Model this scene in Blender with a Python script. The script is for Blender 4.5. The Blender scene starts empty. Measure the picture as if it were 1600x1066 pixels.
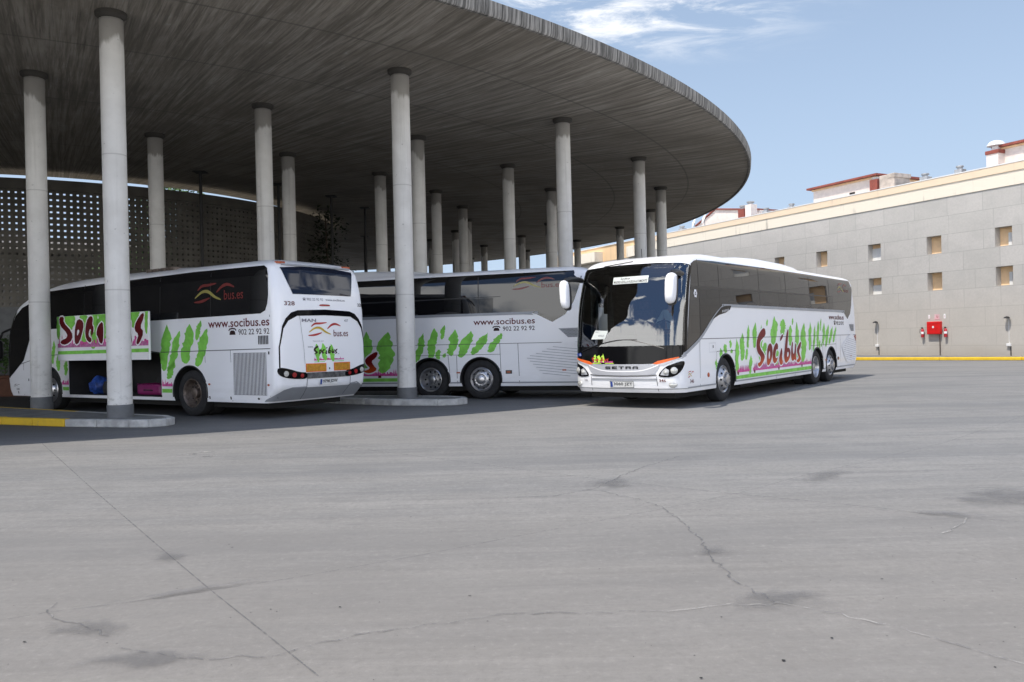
import bpy, bmesh, math, random
from mathutils import Vector, Matrix
from mathutils.geometry import tessellate_polygon

SC = bpy.context.scene
COL = SC.collection
PI = math.pi
R = random.Random(7)

# ------------------------------------------------------------------ materials
def nd(nt, typ, **kw):
    n = nt.nodes.new(typ)
    for k, v in kw.items():
        if k.startswith('i_'):
            key = k[2:]
            n.inputs[int(key) if key.isdigit() else key.replace('_', ' ')].default_value = v
        else:
            setattr(n, k, v)
    return n

def new_mat(name):
    m = bpy.data.materials.new(name)
    m.use_nodes = True
    nt = m.node_tree
    bs = nt.nodes.get('Principled BSDF')
    return m, nt, bs

def mixc(nt, fac, a, b, mode='MIX'):
    n = nt.nodes.new('ShaderNodeMix'); n.data_type = 'RGBA'; n.blend_type = mode
    for sock, val in ((n.inputs[0], fac), (n.inputs[6], a), (n.inputs[7], b)):
        if hasattr(val, 'is_linked'): nt.links.new(val, sock)
        elif isinstance(val, (int, float)): sock.default_value = val if sock.type == 'VALUE' else (val, val, val, 1)
        else: sock.default_value = (*val, 1) if len(val) == 3 else val
    return n.outputs[2]

def math_n(nt, op, a, b=None, clamp=False):
    n = nt.nodes.new('ShaderNodeMath'); n.operation = op; n.use_clamp = clamp
    for i, v in enumerate((a, b)):
        if v is None: continue
        if hasattr(v, 'is_linked'): nt.links.new(v, n.inputs[i])
        else: n.inputs[i].default_value = v
    return n.outputs[0]

def ramp(nt, src, lo, hi, a=0.0, b=1.0):
    n = nt.nodes.new('ShaderNodeMapRange'); n.interpolation_type = 'SMOOTHSTEP'
    nt.links.new(src, n.inputs[0])
    n.inputs[1].default_value = lo; n.inputs[2].default_value = hi
    n.inputs[3].default_value = a; n.inputs[4].default_value = b
    return n.outputs[0]

def noise(nt, vec, scale, detail=5, rough=.55, dist=0.0):
    n = nd(nt, 'ShaderNodeTexNoise')
    n.inputs['Scale'].default_value = scale; n.inputs['Detail'].default_value = detail
    n.inputs['Roughness'].default_value = rough; n.inputs['Distortion'].default_value = dist
    if vec is not None: nt.links.new(vec, n.inputs['Vector'])
    return n.outputs['Fac']

def mapping(nt, src, scale=(1, 1, 1), rot=(0, 0, 0), loc=(0, 0, 0)):
    n = nd(nt, 'ShaderNodeMapping')
    n.inputs['Scale'].default_value = scale; n.inputs['Rotation'].default_value = rot; n.inputs['Location'].default_value = loc
    nt.links.new(src, n.inputs['Vector'])
    return n.outputs[0]

def objco(nt): return nd(nt, 'ShaderNodeTexCoord').outputs['Object']
def geoco(nt): return nd(nt, 'ShaderNodeNewGeometry').outputs['Position']

def bump(nt, bs, h, strength=.2, dist=.02):
    n = nd(nt, 'ShaderNodeBump'); n.inputs['Strength'].default_value = strength; n.inputs['Distance'].default_value = dist
    nt.links.new(h, n.inputs['Height']); nt.links.new(n.outputs[0], bs.inputs['Normal'])

def mat(name, col, rough=.5, metal=0.0, var=.12, scale=4.0, bmp=0.0, coat=0.0, ior=1.5, emit=None):
    m, nt, bs = new_mat(name)
    co = objco(nt)
    f = noise(nt, co, scale, 6)
    c = mixc(nt, ramp(nt, f, .3, .7), [x * (1 - var) for x in col], [min(1, x * (1 + var)) for x in col])
    nt.links.new(c, bs.inputs['Base Color'])
    bs.inputs['Roughness'].default_value = rough; bs.inputs['Metallic'].default_value = metal
    bs.inputs['IOR'].default_value = ior; bs.inputs['Coat Weight'].default_value = coat; bs.inputs['Coat Roughness'].default_value = .05
    if any(k in name for k in ('livery', 'lettering')): bs.inputs['Specular IOR Level'].default_value = .18
    if bmp: bump(nt, bs, noise(nt, co, scale * 12, 4), bmp, .01)
    if emit:
        bs.inputs['Emission Color'].default_value = (*emit[0], 1); bs.inputs['Emission Strength'].default_value = emit[1]
    return m

M = {}
M['paint'] = None
def paint_mat():
    m, nt, bs = new_mat('white coach paint')
    co = objco(nt)
    sep = nd(nt, 'ShaderNodeSeparateXYZ'); nt.links.new(co, sep.inputs[0])
    dirt = math_n(nt, 'MULTIPLY', ramp(nt, sep.outputs[2], .25, 1.1, 1, 0), ramp(nt, noise(nt, mapping(nt, co, (1.2, 1, 5)), 1.6, 6), .35, .75))
    c = mixc(nt, math_n(nt, 'MULTIPLY', dirt, .28), (.88, .885, .90), (.55, .53, .50))
    c = mixc(nt, ramp(nt, noise(nt, co, .8, 3), .3, .7, 0, .08), c, (.5, .5, .52))
    nt.links.new(c, bs.inputs['Base Color'])
    bs.inputs['Roughness'].default_value = .32; bs.inputs['Coat Weight'].default_value = .35; bs.inputs['Coat Roughness'].default_value = .06
    return m
M['paint'] = paint_mat()
M['grey_paint'] = mat('grey trim paint', (.30, .315, .34), .35, var=.05)
M['silver'] = mat('silver panel', (.46, .47, .50), .3, .25, var=.04)
M['glass_dark'] = mat('dark window glass', (.007, .007, .008), .02, var=.3, scale=.7, ior=1.95)
M['glass_rear'] = mat('rear window glass', (.008, .012, .026), .03, var=.3, scale=.7, ior=1.36)
M['black'] = mat('black plastic', (.012, .012, .013), .35)
M['black_gloss'] = mat('black gloss panel', (.004, .004, .005), .08, ior=1.28)
M['line'] = mat('panel gap', (.06, .06, .065), .8)
M['rubber'] = mat('tyre rubber', (.018, .018, .019), .85, var=.3, scale=9, bmp=.2)
M['chrome'] = mat('polished wheel', (.46, .46, .47), .30, .85, var=.15, scale=12)
M['rim_brown'] = mat('dirty steel wheel', (.16, .13, .11), .5, .6, var=.4, scale=12)
M['dark'] = mat('dark underbody', (.012, .012, .012), .9)
M['bay'] = mat('luggage bay lining', (.02, .02, .022), .9)
M['cab'] = mat('cab lining', (.018, .019, .02), .8)
M['curtain'] = mat('grey curtain', (.18, .22, .22), .9, var=.25, scale=14)
M['green'] = mat('green livery', (.22, .58, .09), .4, var=.16, scale=6)
M['lime'] = mat('lime decal', (.50, .80, .08), .5)
M['white_film'] = mat('white livery film', (.84, .84, .85), .4, var=.03)
M['pink'] = mat('pink livery', (.60, .09, .30), .4, var=.22, scale=14)
M['violet'] = mat('violet livery', (.48, .16, .33), .4, var=.25, scale=14)
M['maroon'] = mat('maroon lettering', (.11, .004, .008), .4, var=.2)
def letter_grad():
    m, nt, bs = new_mat('maroon to orange lettering')
    co = objco(nt); sep = nd(nt, 'ShaderNodeSeparateXYZ'); nt.links.new(co, sep.inputs[0])
    zz = math_n(nt, 'ADD', sep.outputs[2], math_n(nt, 'MULTIPLY', noise(nt, co, 3.0, 3), .3))
    c = mixc(nt, ramp(nt, zz, 1.18, .88), (.17, .004, .008), (.50, .07, .012))
    nt.links.new(c, bs.inputs['Base Color']); bs.inputs['Roughness'].default_value = .4; bs.inputs['Specular IOR Level'].default_value = .18
    return m
M['letter_grad'] = letter_grad()
M['letter_dark'] = mat('dark lettering', (.03, .012, .012), .5)
M['red'] = mat('red decal', (.42, .03, .025), .4)
M['red_faint'] = mat('red film on glass', (.16, .02, .018), .3)
M['yellow_faint'] = mat('yellow film on glass', (.30, .26, .07), .3)
M['yellow'] = mat('yellow decal', (.55, .38, .03), .4)
M['orange'] = mat('orange reflector', (.75, .13, .02), .35)
M['amber'] = mat('amber reflector panel', (.50, .23, .02), .4, var=.2, scale=20)
M['red_lens'] = mat('red lens', (.30, .012, .014), .2)
M['marker'] = mat('orange marker lens', (.42, .09, .03), .3)
M['lamp'] = mat('lamp lens', (.55, .55, .52), .08, .3, var=.08)
M['plate'] = mat('number plate white', (.70, .70, .68), .4, var=.05)
M['plate_blue'] = mat('number plate blue', (.02, .06, .30), .4)
M['paper'] = mat('paper notice', (.62, .66, .63), .7, var=.06)
M['logo_grey'] = mat('grey lettering', (.22, .22, .25), .4)
M['skin'] = mat('skin', (.42, .24, .17), .55)
M['shirt'] = mat('pale shirt', (.40, .44, .47), .8)
M['hair'] = mat('dark hair', (.03, .02, .015), .7)
M['seat'] = mat('seat fabric', (.06, .03, .03), .9, var=.3, scale=12)
M['bluebag'] = mat('blue plastic bag', (.02, .06, .26), .4, var=.5, scale=9, bmp=.6)
M['pinkcase'] = mat('pink hard suitcase', (.20, .015, .10), .4)
M['darkbag'] = mat('dark canvas bag', (.02, .02, .022), .8, var=.3)
M['kerb_conc'] = mat('kerb concrete', (.40, .40, .39), .85, var=.22, scale=5, bmp=.3)
M['steel_dark'] = mat('dark steel post', (.03, .03, .03), .6)
M['collar'] = mat('dark column collar', (.065, .06, .052), .8)
M['base_grey'] = mat('grey painted column base', (.12, .125, .13), .7, var=.12, scale=5)
M['roof_red'] = mat('red brown tile edge', (.27, .07, .05), .8, var=.2)
M['penthouse'] = mat('pale plaster', (.80, .71, .65), .9, var=.06)
M['cabinet'] = mat('red hose cabinet paint', (.62, .012, .012), .35)
M['ext_red'] = mat('red extinguisher paint', (.45, .02, .03), .35)
M['white_plastic'] = mat('white plastic', (.75, .75, .74), .5, var=.04)
M['vent_metal'] = mat('galvanised vent', (.40, .41, .42), .5, .5, var=.2)
M['brushed'] = mat('scratched metal strip', (.17, .17, .17), .3, .5, var=.5, scale=10)
M['chimney'] = mat('weathered plaster', (.50, .43, .37), .9, var=.25, scale=3)
M['leaf'] = mat('leaf green', (.06, .12, .03), .7, var=.5, scale=3)
M['leaf_dark'] = mat('dark vine leaf', (.02, .03, .012), .8, var=.4, scale=3)
M['bark'] = mat('bark', (.08, .06, .045), .9, var=.3)
M['planter'] = mat('terracotta planter', (.10, .04, .022), .8)
M['recess_orange'] = mat('ochre plaster', (.88, .62, .37), .9, var=.05)
M['shutter'] = mat('white roller shutter', (.72, .72, .70), .6, var=.04)

def glass_clear():
    m, nt, bs = new_mat('windscreen glass')
    nt.nodes.remove(bs)
    out = nt.nodes['Material Output']
    tr = nd(nt, 'ShaderNodeBsdfTransparent'); tr.inputs[0].default_value = (.66, .73, .71, 1)
    gl = nd(nt, 'ShaderNodeBsdfGlossy'); gl.inputs['Roughness'].default_value = .0
    co = objco(nt)
    b = nd(nt, 'ShaderNodeBump'); b.inputs['Strength'].default_value = .06; b.inputs['Distance'].default_value = .06
    nt.links.new(noise(nt, co, 1.3, 2), b.inputs['Height']); nt.links.new(b.outputs[0], gl.inputs['Normal'])
    fr = nd(nt, 'ShaderNodeFresnel'); fr.inputs[0].default_value = 2.5
    mx = nd(nt, 'ShaderNodeMixShader')
    nt.links.new(fr.outputs[0], mx.inputs[0]); nt.links.new(tr.outputs[0], mx.inputs[1]); nt.links.new(gl.outputs[0], mx.inputs[2])
    nt.links.new(mx.outputs[0], out.inputs[0])
    return m
M['glass_clear'] = glass_clear()

def side_glass(ior):
    m, nt, bs = new_mat('tinted side glass')
    co = objco(nt)
    bs.inputs['Base Color'].default_value = (.008, .008, .009, 1); bs.inputs['Roughness'].default_value = .015
    bs.inputs['IOR'].default_value = ior
    bump(nt, bs, noise(nt, mapping(nt, co, (.7, 1, 1.0)), .9, 1), .05, .05)
    return m
M['glass_side'] = side_glass(1.62)
M['glass_low'] = side_glass(1.42)
M['glass_black'] = side_glass(1.45)

def ground_mat():
    m, nt, bs = new_mat('worn asphalt yard')
    p = geoco(nt)
    big = noise(nt, p, .09, 4)
    streak = noise(nt, mapping(nt, p, (.22, 1.7, 1), (0, 0, math.radians(-20))), .8, 6, .6)
    streak2 = noise(nt, mapping(nt, p, (.12, 2.2, 1), (0, 0, math.radians(-44))), .6, 5, .6)
    fine = noise(nt, p, 38, 4, .75)
    mott = noise(nt, mapping(nt, p, (.6, 1.6, 1), (0, 0, math.radians(-12))), 4.5, 6, .65)
    mid = noise(nt, p, 1.3, 6, .6)
    c = mixc(nt, ramp(nt, big, .3, .7), (.194, .190, .183), (.240, .234, .224))
    c = mixc(nt, ramp(nt, streak, .42, .68, 0, .55), c, (.145, .148, .152))
    c = mixc(nt, ramp(nt, streak2, .46, .70, 0, .45), c, (.15, .153, .156))
    c = mixc(nt, ramp(nt, mid, .35, .75, 0, .35), c, (.285, .28, .27))
    c = mixc(nt, ramp(nt, mott, .48, .72, 0, .38), c, (.135, .137, .14))
    c = mixc(nt, ramp(nt, mott, .46, .28, 0, .30), c, (.31, .305, .295))
    c = mixc(nt, ramp(nt, fine, .35, .72, 0, .42), c, (.15, .15, .15))
    thin = noise(nt, mapping(nt, p, (.35, 7.0, 1), (0, 0, math.radians(-16))), 1.0, 5, .65, .3)
    c = mixc(nt, ramp(nt, thin, .50, .70, 0, .40), c, (.125, .125, .125))
    c = mixc(nt, ramp(nt, thin, .46, .30, 0, .30), c, (.30, .293, .28))
    grain = noise(nt, p, 17, 6, .8)
    c = mixc(nt, ramp(nt, grain, .50, .66, 0, .50), c, (.12, .12, .118))
    c = mixc(nt, ramp(nt, grain, .46, .34, 0, .45), c, (.33, .32, .305))
    sp = noise(nt, p, 7, 2, .5)
    c = mixc(nt, ramp(nt, sp, .72, .78, 0, .5), c, (.12, .12, .12))
    sep = nd(nt, 'ShaderNodeSeparateXYZ'); nt.links.new(p, sep.inputs[0])
    swath = noise(nt, mapping(nt, p, (.10, .55, 1), (0, 0, math.radians(-33))), 1.0, 4, .5, .4)
    c = mixc(nt, ramp(nt, swath, .50, .66, 0, .42), c, (.135, .137, .14))
    tyre = noise(nt, mapping(nt, p, (.05, 5.5, 1), (0, 0, math.radians(-38)), (3, 1, 0)), 1.0, 3, .5, .2)
    c = mixc(nt, math_n(nt, 'MULTIPLY', ramp(nt, tyre, .62, .74, 0, .35), ramp(nt, big, .4, .6)), c, (.11, .112, .115))
    # warmer and dustier where the yard is less driven
    c = mixc(nt, ramp(nt, sep.outputs[1], 3.5, 10, .45, 0), c, (.205, .185, .162))
    # oil tone plus the canopy's shade, both darkened into the ground colour
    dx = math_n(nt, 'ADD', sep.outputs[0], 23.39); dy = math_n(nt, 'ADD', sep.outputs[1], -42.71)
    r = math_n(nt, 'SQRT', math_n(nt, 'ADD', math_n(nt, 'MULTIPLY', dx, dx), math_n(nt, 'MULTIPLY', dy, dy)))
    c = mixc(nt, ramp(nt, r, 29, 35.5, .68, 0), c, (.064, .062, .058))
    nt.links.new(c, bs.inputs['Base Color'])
    bs.inputs['Roughness'].default_value = .82
    bs.inputs['Specular IOR Level'].default_value = .3
    bump(nt, bs, fine, .25, .01)
    return m
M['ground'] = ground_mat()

def soffit_mat():
    m, nt, bs = new_mat('board marked concrete soffit')
    p = objco(nt)      # origin at the centre of the ring
    sep = nd(nt, 'ShaderNodeSeparateXYZ'); nt.links.new(p, sep.inputs[0])
    ang = math_n(nt, 'ARCTAN2', sep.outputs[1], sep.outputs[0])
    r = math_n(nt, 'SQRT', math_n(nt, 'ADD', math_n(nt, 'MULTIPLY', sep.outputs[0], sep.outputs[0]), math_n(nt, 'MULTIPLY', sep.outputs[1], sep.outputs[1])))
    cmb = nd(nt, 'ShaderNodeCombineXYZ')
    nt.links.new(math_n(nt, 'MULTIPLY', ang, 190.0), cmb.inputs[0]); nt.links.new(math_n(nt, 'MULTIPLY', r, .26), cmb.inputs[1])
    boards = noise(nt, cmb.outputs[0], 1.0, 6, .75, .35)
    cmb2 = nd(nt, 'ShaderNodeCombineXYZ')
    nt.links.new(math_n(nt, 'MULTIPLY', ang, 560.0), cmb2.inputs[0]); nt.links.new(math_n(nt, 'MULTIPLY', r, .75), cmb2.inputs[1])
    fineb = noise(nt, cmb2.outputs[0], 1.0, 3, .6)
    patch = noise(nt, p, .35, 5, .6)
    c = mixc(nt, ramp(nt, boards, .36, .66), (.165, .148, .12), (.385, .352, .30))
    c = mixc(nt, ramp(nt, fineb, .57, .74, 0, .5), c, (.52, .50, .46))
    c = mixc(nt, ramp(nt, fineb, .46, .30, 0, .55), c, (.10, .092, .08))
    c = mixc(nt, ramp(nt, patch, .42, .7, 0, .6), c, (.165, .145, .115))
    eff = noise(nt, mapping(nt, p, (1, 1, 1)), 1.6, 8, .72)
    c = mixc(nt, math_n(nt, 'MULTIPLY', ramp(nt, eff, .57, .72, 0, .55), ramp(nt, boards, .45, .6)), c, (.55, .53, .50))
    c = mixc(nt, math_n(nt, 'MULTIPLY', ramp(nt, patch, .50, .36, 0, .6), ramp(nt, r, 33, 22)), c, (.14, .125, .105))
    # ring shaped pour joints
    for rr in (18.6, 24.0, 28.6, 31.9):
        d = math_n(nt, 'ABSOLUTE', math_n(nt, 'SUBTRACT', r, rr))
        c = mixc(nt, ramp(nt, d, .012, .05, .55, 0), c, (.10, .095, .085))
    nt.links.new(c, bs.inputs['Base Color']); bs.inputs['Roughness'].default_value = .9
    bump(nt, bs, fineb, .4, .02)
    return m
M['soffit'] = soffit_mat()

def fascia_mat():
    m, nt, bs = new_mat('streaked concrete edge')
    p = objco(nt)
    sep = nd(nt, 'ShaderNodeSeparateXYZ'); nt.links.new(p, sep.inputs[0])
    ang = math_n(nt, 'ARCTAN2', sep.outputs[1], sep.outputs[0])
    cmb = nd(nt, 'ShaderNodeCombineXYZ')
    nt.links.new(math_n(nt, 'MULTIPLY', ang, 640.0), cmb.inputs[0]); nt.links.new(math_n(nt, 'MULTIPLY', sep.outputs[2], .8), cmb.inputs[1])
    f = noise(nt, cmb.outputs[0], 1.0, 5, .7)
    c = mixc(nt, ramp(nt, f, .38, .66), (.085, .082, .075), (.36, .345, .32))
    nt.links.new(c, bs.inputs['Base Color']); bs.inputs['Roughness'].default_value = .9
    return m
M['fascia'] = fascia_mat()

def column_mat():
    m, nt, bs = new_mat('pale concrete column')
    p = objco(nt); w = geoco(nt)
    sep = nd(nt, 'ShaderNodeSeparateXYZ'); nt.links.new(p, sep.inputs[0])
    n1 = noise(nt, w, 2.2, 6, .6)
    c = mixc(nt, ramp(nt, n1, .3, .7), (.60, .59, .56), (.68, .67, .64))
    st = math_n(nt, 'ADD', sep.outputs[2], math_n(nt, 'MULTIPLY', math_n(nt, 'SUBTRACT', noise(nt, mapping(nt, w, (3.0, 3.0, .5)), 1.0, 4), .5), 1.1))
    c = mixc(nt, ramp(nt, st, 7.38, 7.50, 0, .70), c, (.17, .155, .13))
    zz = nd(nt, 'ShaderNodeMath', operation='PINGPONG'); nt.links.new(sep.outputs[2], zz.inputs[0]); zz.inputs[1].default_value = 1.32
    c = mixc(nt, ramp(nt, zz.outputs[0], .006, .018, .35, 0), c, (.2, .19, .18))
    sp = noise(nt, w, 14, 2, .5)
    c = mixc(nt, ramp(nt, sp, .70, .76, 0, .5), c, (.22, .21, .2))
    scuff = math_n(nt, 'MULTIPLY', ramp(nt, sep.outputs[2], 2.2, .5, 0, 1), ramp(nt, noise(nt, mapping(nt, w, (5, 5, 9)), 1.0, 5, .7), .52, .68))
    c = mixc(nt, math_n(nt, 'MULTIPLY', scuff, .5), c, (.30, .29, .27))
    drip = noise(nt, mapping(nt, w, (7, 7, .25)), 1.0, 4)
    c = mixc(nt, ramp(nt, drip, .52, .75, 0, .35), c, (.30, .285, .26))
    nt.links.new(c, bs.inputs['Base Color']); bs.inputs['Roughness'].default_value = .75
    bump(nt, bs, n1, .15, .02)
    return m
M['column'] = column_mat()

def stone_mat():
    m, nt, bs = new_mat('grey stone slab cladding')
    p = objco(nt)     # x along the wall, z up
    sep = nd(nt, 'ShaderNodeSeparateXYZ'); nt.links.new(p, sep.inputs[0])
    cmb = nd(nt, 'ShaderNodeCombineXYZ'); nt.links.new(sep.outputs[0], cmb.inputs[0])
    nt.links.new(math_n(nt, 'ADD', sep.outputs[2], -.67), cmb.inputs[1])
    br = nd(nt, 'ShaderNodeTexBrick'); br.offset = .43; br.offset_frequency = 2; br.squash = 1.25; br.squash_frequency = 3
    nt.links.new(cmb.outputs[0], br.inputs['Vector'])
    br.inputs['Color1'].default_value = (.47, .455, .425, 1); br.inputs['Color2'].default_value = (.52, .50, .47, 1)
    br.inputs['Mortar'].default_value = (.27, .262, .245, 1)
    br.inputs['Scale'].default_value = 1; br.inputs['Mortar Size'].default_value = .010; br.inputs['Mortar Smooth'].default_value = .2
    br.inputs['Brick Width'].default_value = 1.95; br.inputs['Row Height'].default_value = .972
    c = br.outputs['Color']
    c = mixc(nt, ramp(nt, noise(nt, mapping(nt, p, (1, 1, 1.4), (0, .6, 0)), .8, 7, .65, .4), .42, .66, 0, .45), c, (.405, .393, .37))
    vert = noise(nt, mapping(nt, p, (2.2, 1, .25)), 1.0, 5, .6)
    c = mixc(nt, ramp(nt, vert, .56, .74, 0, .45), c, (.55, .53, .49))
    c = mixc(nt, ramp(nt, noise(nt, p, 9, 5, .7), .35, .7, 0, .34), c, (.35, .335, .315))
    low = math_n(nt, 'ADD', sep.outputs[2], math_n(nt, 'MULTIPLY', noise(nt, mapping(nt, p, (.7, 1, .7)), 1.0, 5), -1.0))
    c = mixc(nt, ramp(nt, low, -.4, .35, .55, 0), c, (.31, .27, .22))
    c = mixc(nt, ramp(nt, sep.outputs[2], 2.0, 4.5, .35, 0), c, (.47, .425, .37))
    nt.links.new(c, bs.inputs['Base Color']); bs.inputs['Roughness'].default_value = .8
    return m
M['stone'] = stone_mat()

def cornice_mat(name, base, streak):
    m, nt, bs = new_mat(name)
    p = objco(nt)
    v = noise(nt, mapping(nt, p, (2.4, 1, .22)), 1.0, 6, .65)
    v2 = noise(nt, mapping(nt, p, (.5, 1, .5)), 1.0, 4)
    c = mixc(nt, math_n(nt, 'MULTIPLY', ramp(nt, v, .52, .70), ramp(nt, v2, .4, .65)), base, streak)
    nt.links.new(c, bs.inputs['Base Color']); bs.inputs['Roughness'].default_value = .9
    return m
M['cornice'] = cornice_mat('cream streaked cornice', (.78, .71, .59), (.30, .27, .22))
M['parapet'] = cornice_mat('ochre parapet', (.78, .63, .46), (.56, .45, .33))
M['ochre_wall'] = cornice_mat('ochre wall', (.74, .52, .30), (.56, .40, .25))

def screen_mat():
    m, nt, bs = new_mat('perforated block screen')
    p = objco(nt)
    c = mixc(nt, ramp(nt, noise(nt, p, 1.2, 6), .3, .7), (.10, .094, .08), (.15, .14, .12))
    nt.links.new(c, bs.inputs['Base Color']); bs.inputs['Roughness'].default_value = .9
    return m
M['screen'] = screen_mat()

def kerb_yellow():
    m, nt, bs = new_mat('worn yellow kerb paint')
    p = geoco(nt)
    n = noise(nt, p, 3.0, 6, .65)
    c = mixc(nt, ramp(nt, n, .62, .70), (.62, .40, .02), (.20, .17, .12))
    c = mixc(nt, ramp(nt, noise(nt, p, 9, 4), .4, .7, 0, .35), c, (.45, .30, .03))
    nt.links.new(c, bs.inputs['Base Color']); bs.inputs['Roughness'].default_value = .7
    return m
M['kerb_yellow'] = kerb_yellow()
M['wall_kerb_yellow'] = mat('yellow kerb paint in sun', (.72, .47, .02), .7, var=.08)
M['paving'] = mat('platform paving', (.16, .16, .155), .9, var=.2, scale=3, bmp=.2)

def crack_mat(name, dark, light, edge):
    m, nt, bs = new_mat(name)
    p = geoco(nt)
    n = noise(nt, p, 6, 5, .7)
    c = mixc(nt, ramp(nt, n, edge, edge + .1), dark, light)
    nt.links.new(c, bs.inputs['Base Color']); bs.inputs['Roughness'].default_value = .9
    al = ramp(nt, noise(nt, p, 13, 4, .7), .36, .56, .0, .8)
    nt.links.new(math_n(nt, 'MULTIPLY', al, .6), bs.inputs['Alpha'])
    return m
M['joint'] = crack_mat('pavement joint', (.12, .12, .12), (.17, .17, .165), .55)
M['crack'] = crack_mat('asphalt crack', (.12, .12, .12), (.27, .265, .255), .52)
M['crack_pale'] = crack_mat('pale asphalt crack', (.14, .14, .14), (.50, .49, .46), .44)

def stain_mat():
    m, nt, bs = new_mat('oil stain')
    co = nd(nt, 'ShaderNodeTexCoord').outputs['Object']
    p = geoco(nt)
    ln = nd(nt, 'ShaderNodeVectorMath', operation='LENGTH'); nt.links.new(co, ln.inputs[0])
    bs.inputs['Base Color'].default_value = (.12, .12, .125, 1); bs.inputs['Roughness'].default_value = .7
    f = math_n(nt, 'ADD', ln.outputs['Value'], math_n(nt, 'MULTIPLY', math_n(nt, 'SUBTRACT', noise(nt, p, 5.5, 7, .7), .5), 2.4))
    nt.links.new(ramp(nt, f, .15, .9, .33, 0), bs.inputs['Alpha'])
    return m
M['stain'] = stain_mat()

# ------------------------------------------------------------------ object helpers
def tag(o, label=None, cat=None, group=None, kind=None):
    if label: o['label'] = label
    if cat: o['category'] = cat
    if group: o['group'] = group
    if kind: o['kind'] = kind
    elif cat: o['kind'] = 'thing'
    return o

def empty(name, loc=(0, 0, 0), rz=0.0):
    o = bpy.data.objects.new(name, None); COL.objects.link(o)
    o.location = loc; o.rotation_euler = (0, 0, rz); o.empty_display_size = .2
    return o

def obj(name, bm, m, parent=None, smooth=None, bevel=0.0):
    me = bpy.data.meshes.new(name)
    bm.normal_update(); bm.to_mesh(me); bm.free()
    for mm in (m if isinstance(m, (list, tuple)) else [m]): me.materials.append(mm)
    if smooth is not None:
        for p in me.polygons: p.use_smooth = True
        me.set_sharp_from_angle(angle=math.radians(smooth))
    o = bpy.data.objects.new(name, me); COL.objects.link(o)
    if parent: o.parent = parent
    if bevel:
        b = o.modifiers.new('bevel', 'BEVEL'); b.width = bevel; b.segments = 2; b.limit_method = 'ANGLE'
    return o

def copy_tree(o, parent=None, skip=()):
    c = o.copy(); COL.objects.link(c); c.parent = parent
    for ch in list(o.children):
        if ch.name.split('.')[0] in skip: continue
        copy_tree(ch, c, skip)
    return c

def box(bm, x0, x1, y0, y1, z0, z1, mtx=None):
    vs = [bm.verts.new(Vector(p) if mtx is None else mtx @ Vector(p)) for p in
          ((x0, y0, z0), (x1, y0, z0), (x1, y1, z0), (x0, y1, z0), (x0, y0, z1), (x1, y0, z1), (x1, y1, z1), (x0, y1, z1))]
    for f in ((3, 2, 1, 0), (4, 5, 6, 7), (0, 1, 5, 4), (1, 2, 6, 5), (2, 3, 7, 6), (3, 0, 4, 7)):
        bm.faces.new([vs[i] for i in f])

def boxes(*a):
    bm = bmesh.new()
    for b in a: box(bm, *b)
    return bm

def lathe(bm, prof, n=32, mtx=None, cap0=False, cap1=False):
    """profile of (radius, z) round the z axis"""
    rings = []
    for r, z in prof:
        ring = []
        for i in range(n):
            t = 2 * PI * i / n
            v = Vector((r * math.cos(t), r * math.sin(t), z))
            ring.append(bm.verts.new(v if mtx is None else mtx @ v))
        rings.append(ring)
    for a, b in zip(rings, rings[1:]):
        for i in range(n):
            j = (i + 1) % n
            bm.faces.new((a[i], a[j], b[j], b[i]))
    if cap0: bm.faces.new(list(reversed(rings[0])))
    if cap1: bm.faces.new(rings[-1])

def tube(bm, pts, rad, n=8):
    pts = [Vector(p) for p in pts]
    rads = rad if isinstance(rad, (list, tuple)) else [rad] * len(pts)
    rings = []
    for i, p in enumerate(pts):
        d = (pts[min(i + 1, len(pts) - 1)] - pts[max(i - 1, 0)]).normalized()
        up = Vector((0, 0, 1)) if abs(d.z) < .9 else Vector((1, 0, 0))
        a = d.cross(up).normalized(); b = d.cross(a)
        rings.append([bm.verts.new(p + (a * math.cos(2 * PI * k / n) + b * math.sin(2 * PI * k / n)) * rads[i]) for k in range(n)])
    for a, b in zip(rings, rings[1:]):
        for i in range(n):
            j = (i + 1) % n
            bm.faces.new((a[i], a[j], b[j], b[i]))
    bm.faces.new(list(reversed(rings[0]))); bm.faces.new(rings[-1])

def prism(bm, poly, z0, z1):
    a = [bm.verts.new((x, y, z0)) for x, y in poly]; b = [bm.verts.new((x, y, z1)) for x, y in poly]
    n = len(poly)
    bm.faces.new(b); bm.faces.new(list(reversed(a)))
    for i in range(n):
        j = (i + 1) % n
        bm.faces.new((a[i], a[j], b[j], b[i]))
    bmesh.ops.recalc_face_normals(bm, faces=bm.faces[:])

# ------------------------------------------------------------------ flat decals wrapped on a surface
def flat(*polys):
    """each poly: outer outline, or (outer, [holes]) -> triangles in the (u, v) plane"""
    bm = bmesh.new()
    for p in polys:
        outer, holes = (p[0], p[1]) if (isinstance(p, tuple) and len(p) == 2 and isinstance(p[0], list)) else (list(p), [])
        loops = [[Vector((u, v, 0)) for u, v in l] for l in [outer] + list(holes)]
        allv = [bm.verts.new(v) for l in loops for v in l]
        for t in tessellate_polygon(loops):
            try: bm.faces.new([allv[i] for i in t])
            except ValueError: pass
    return bm

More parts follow.
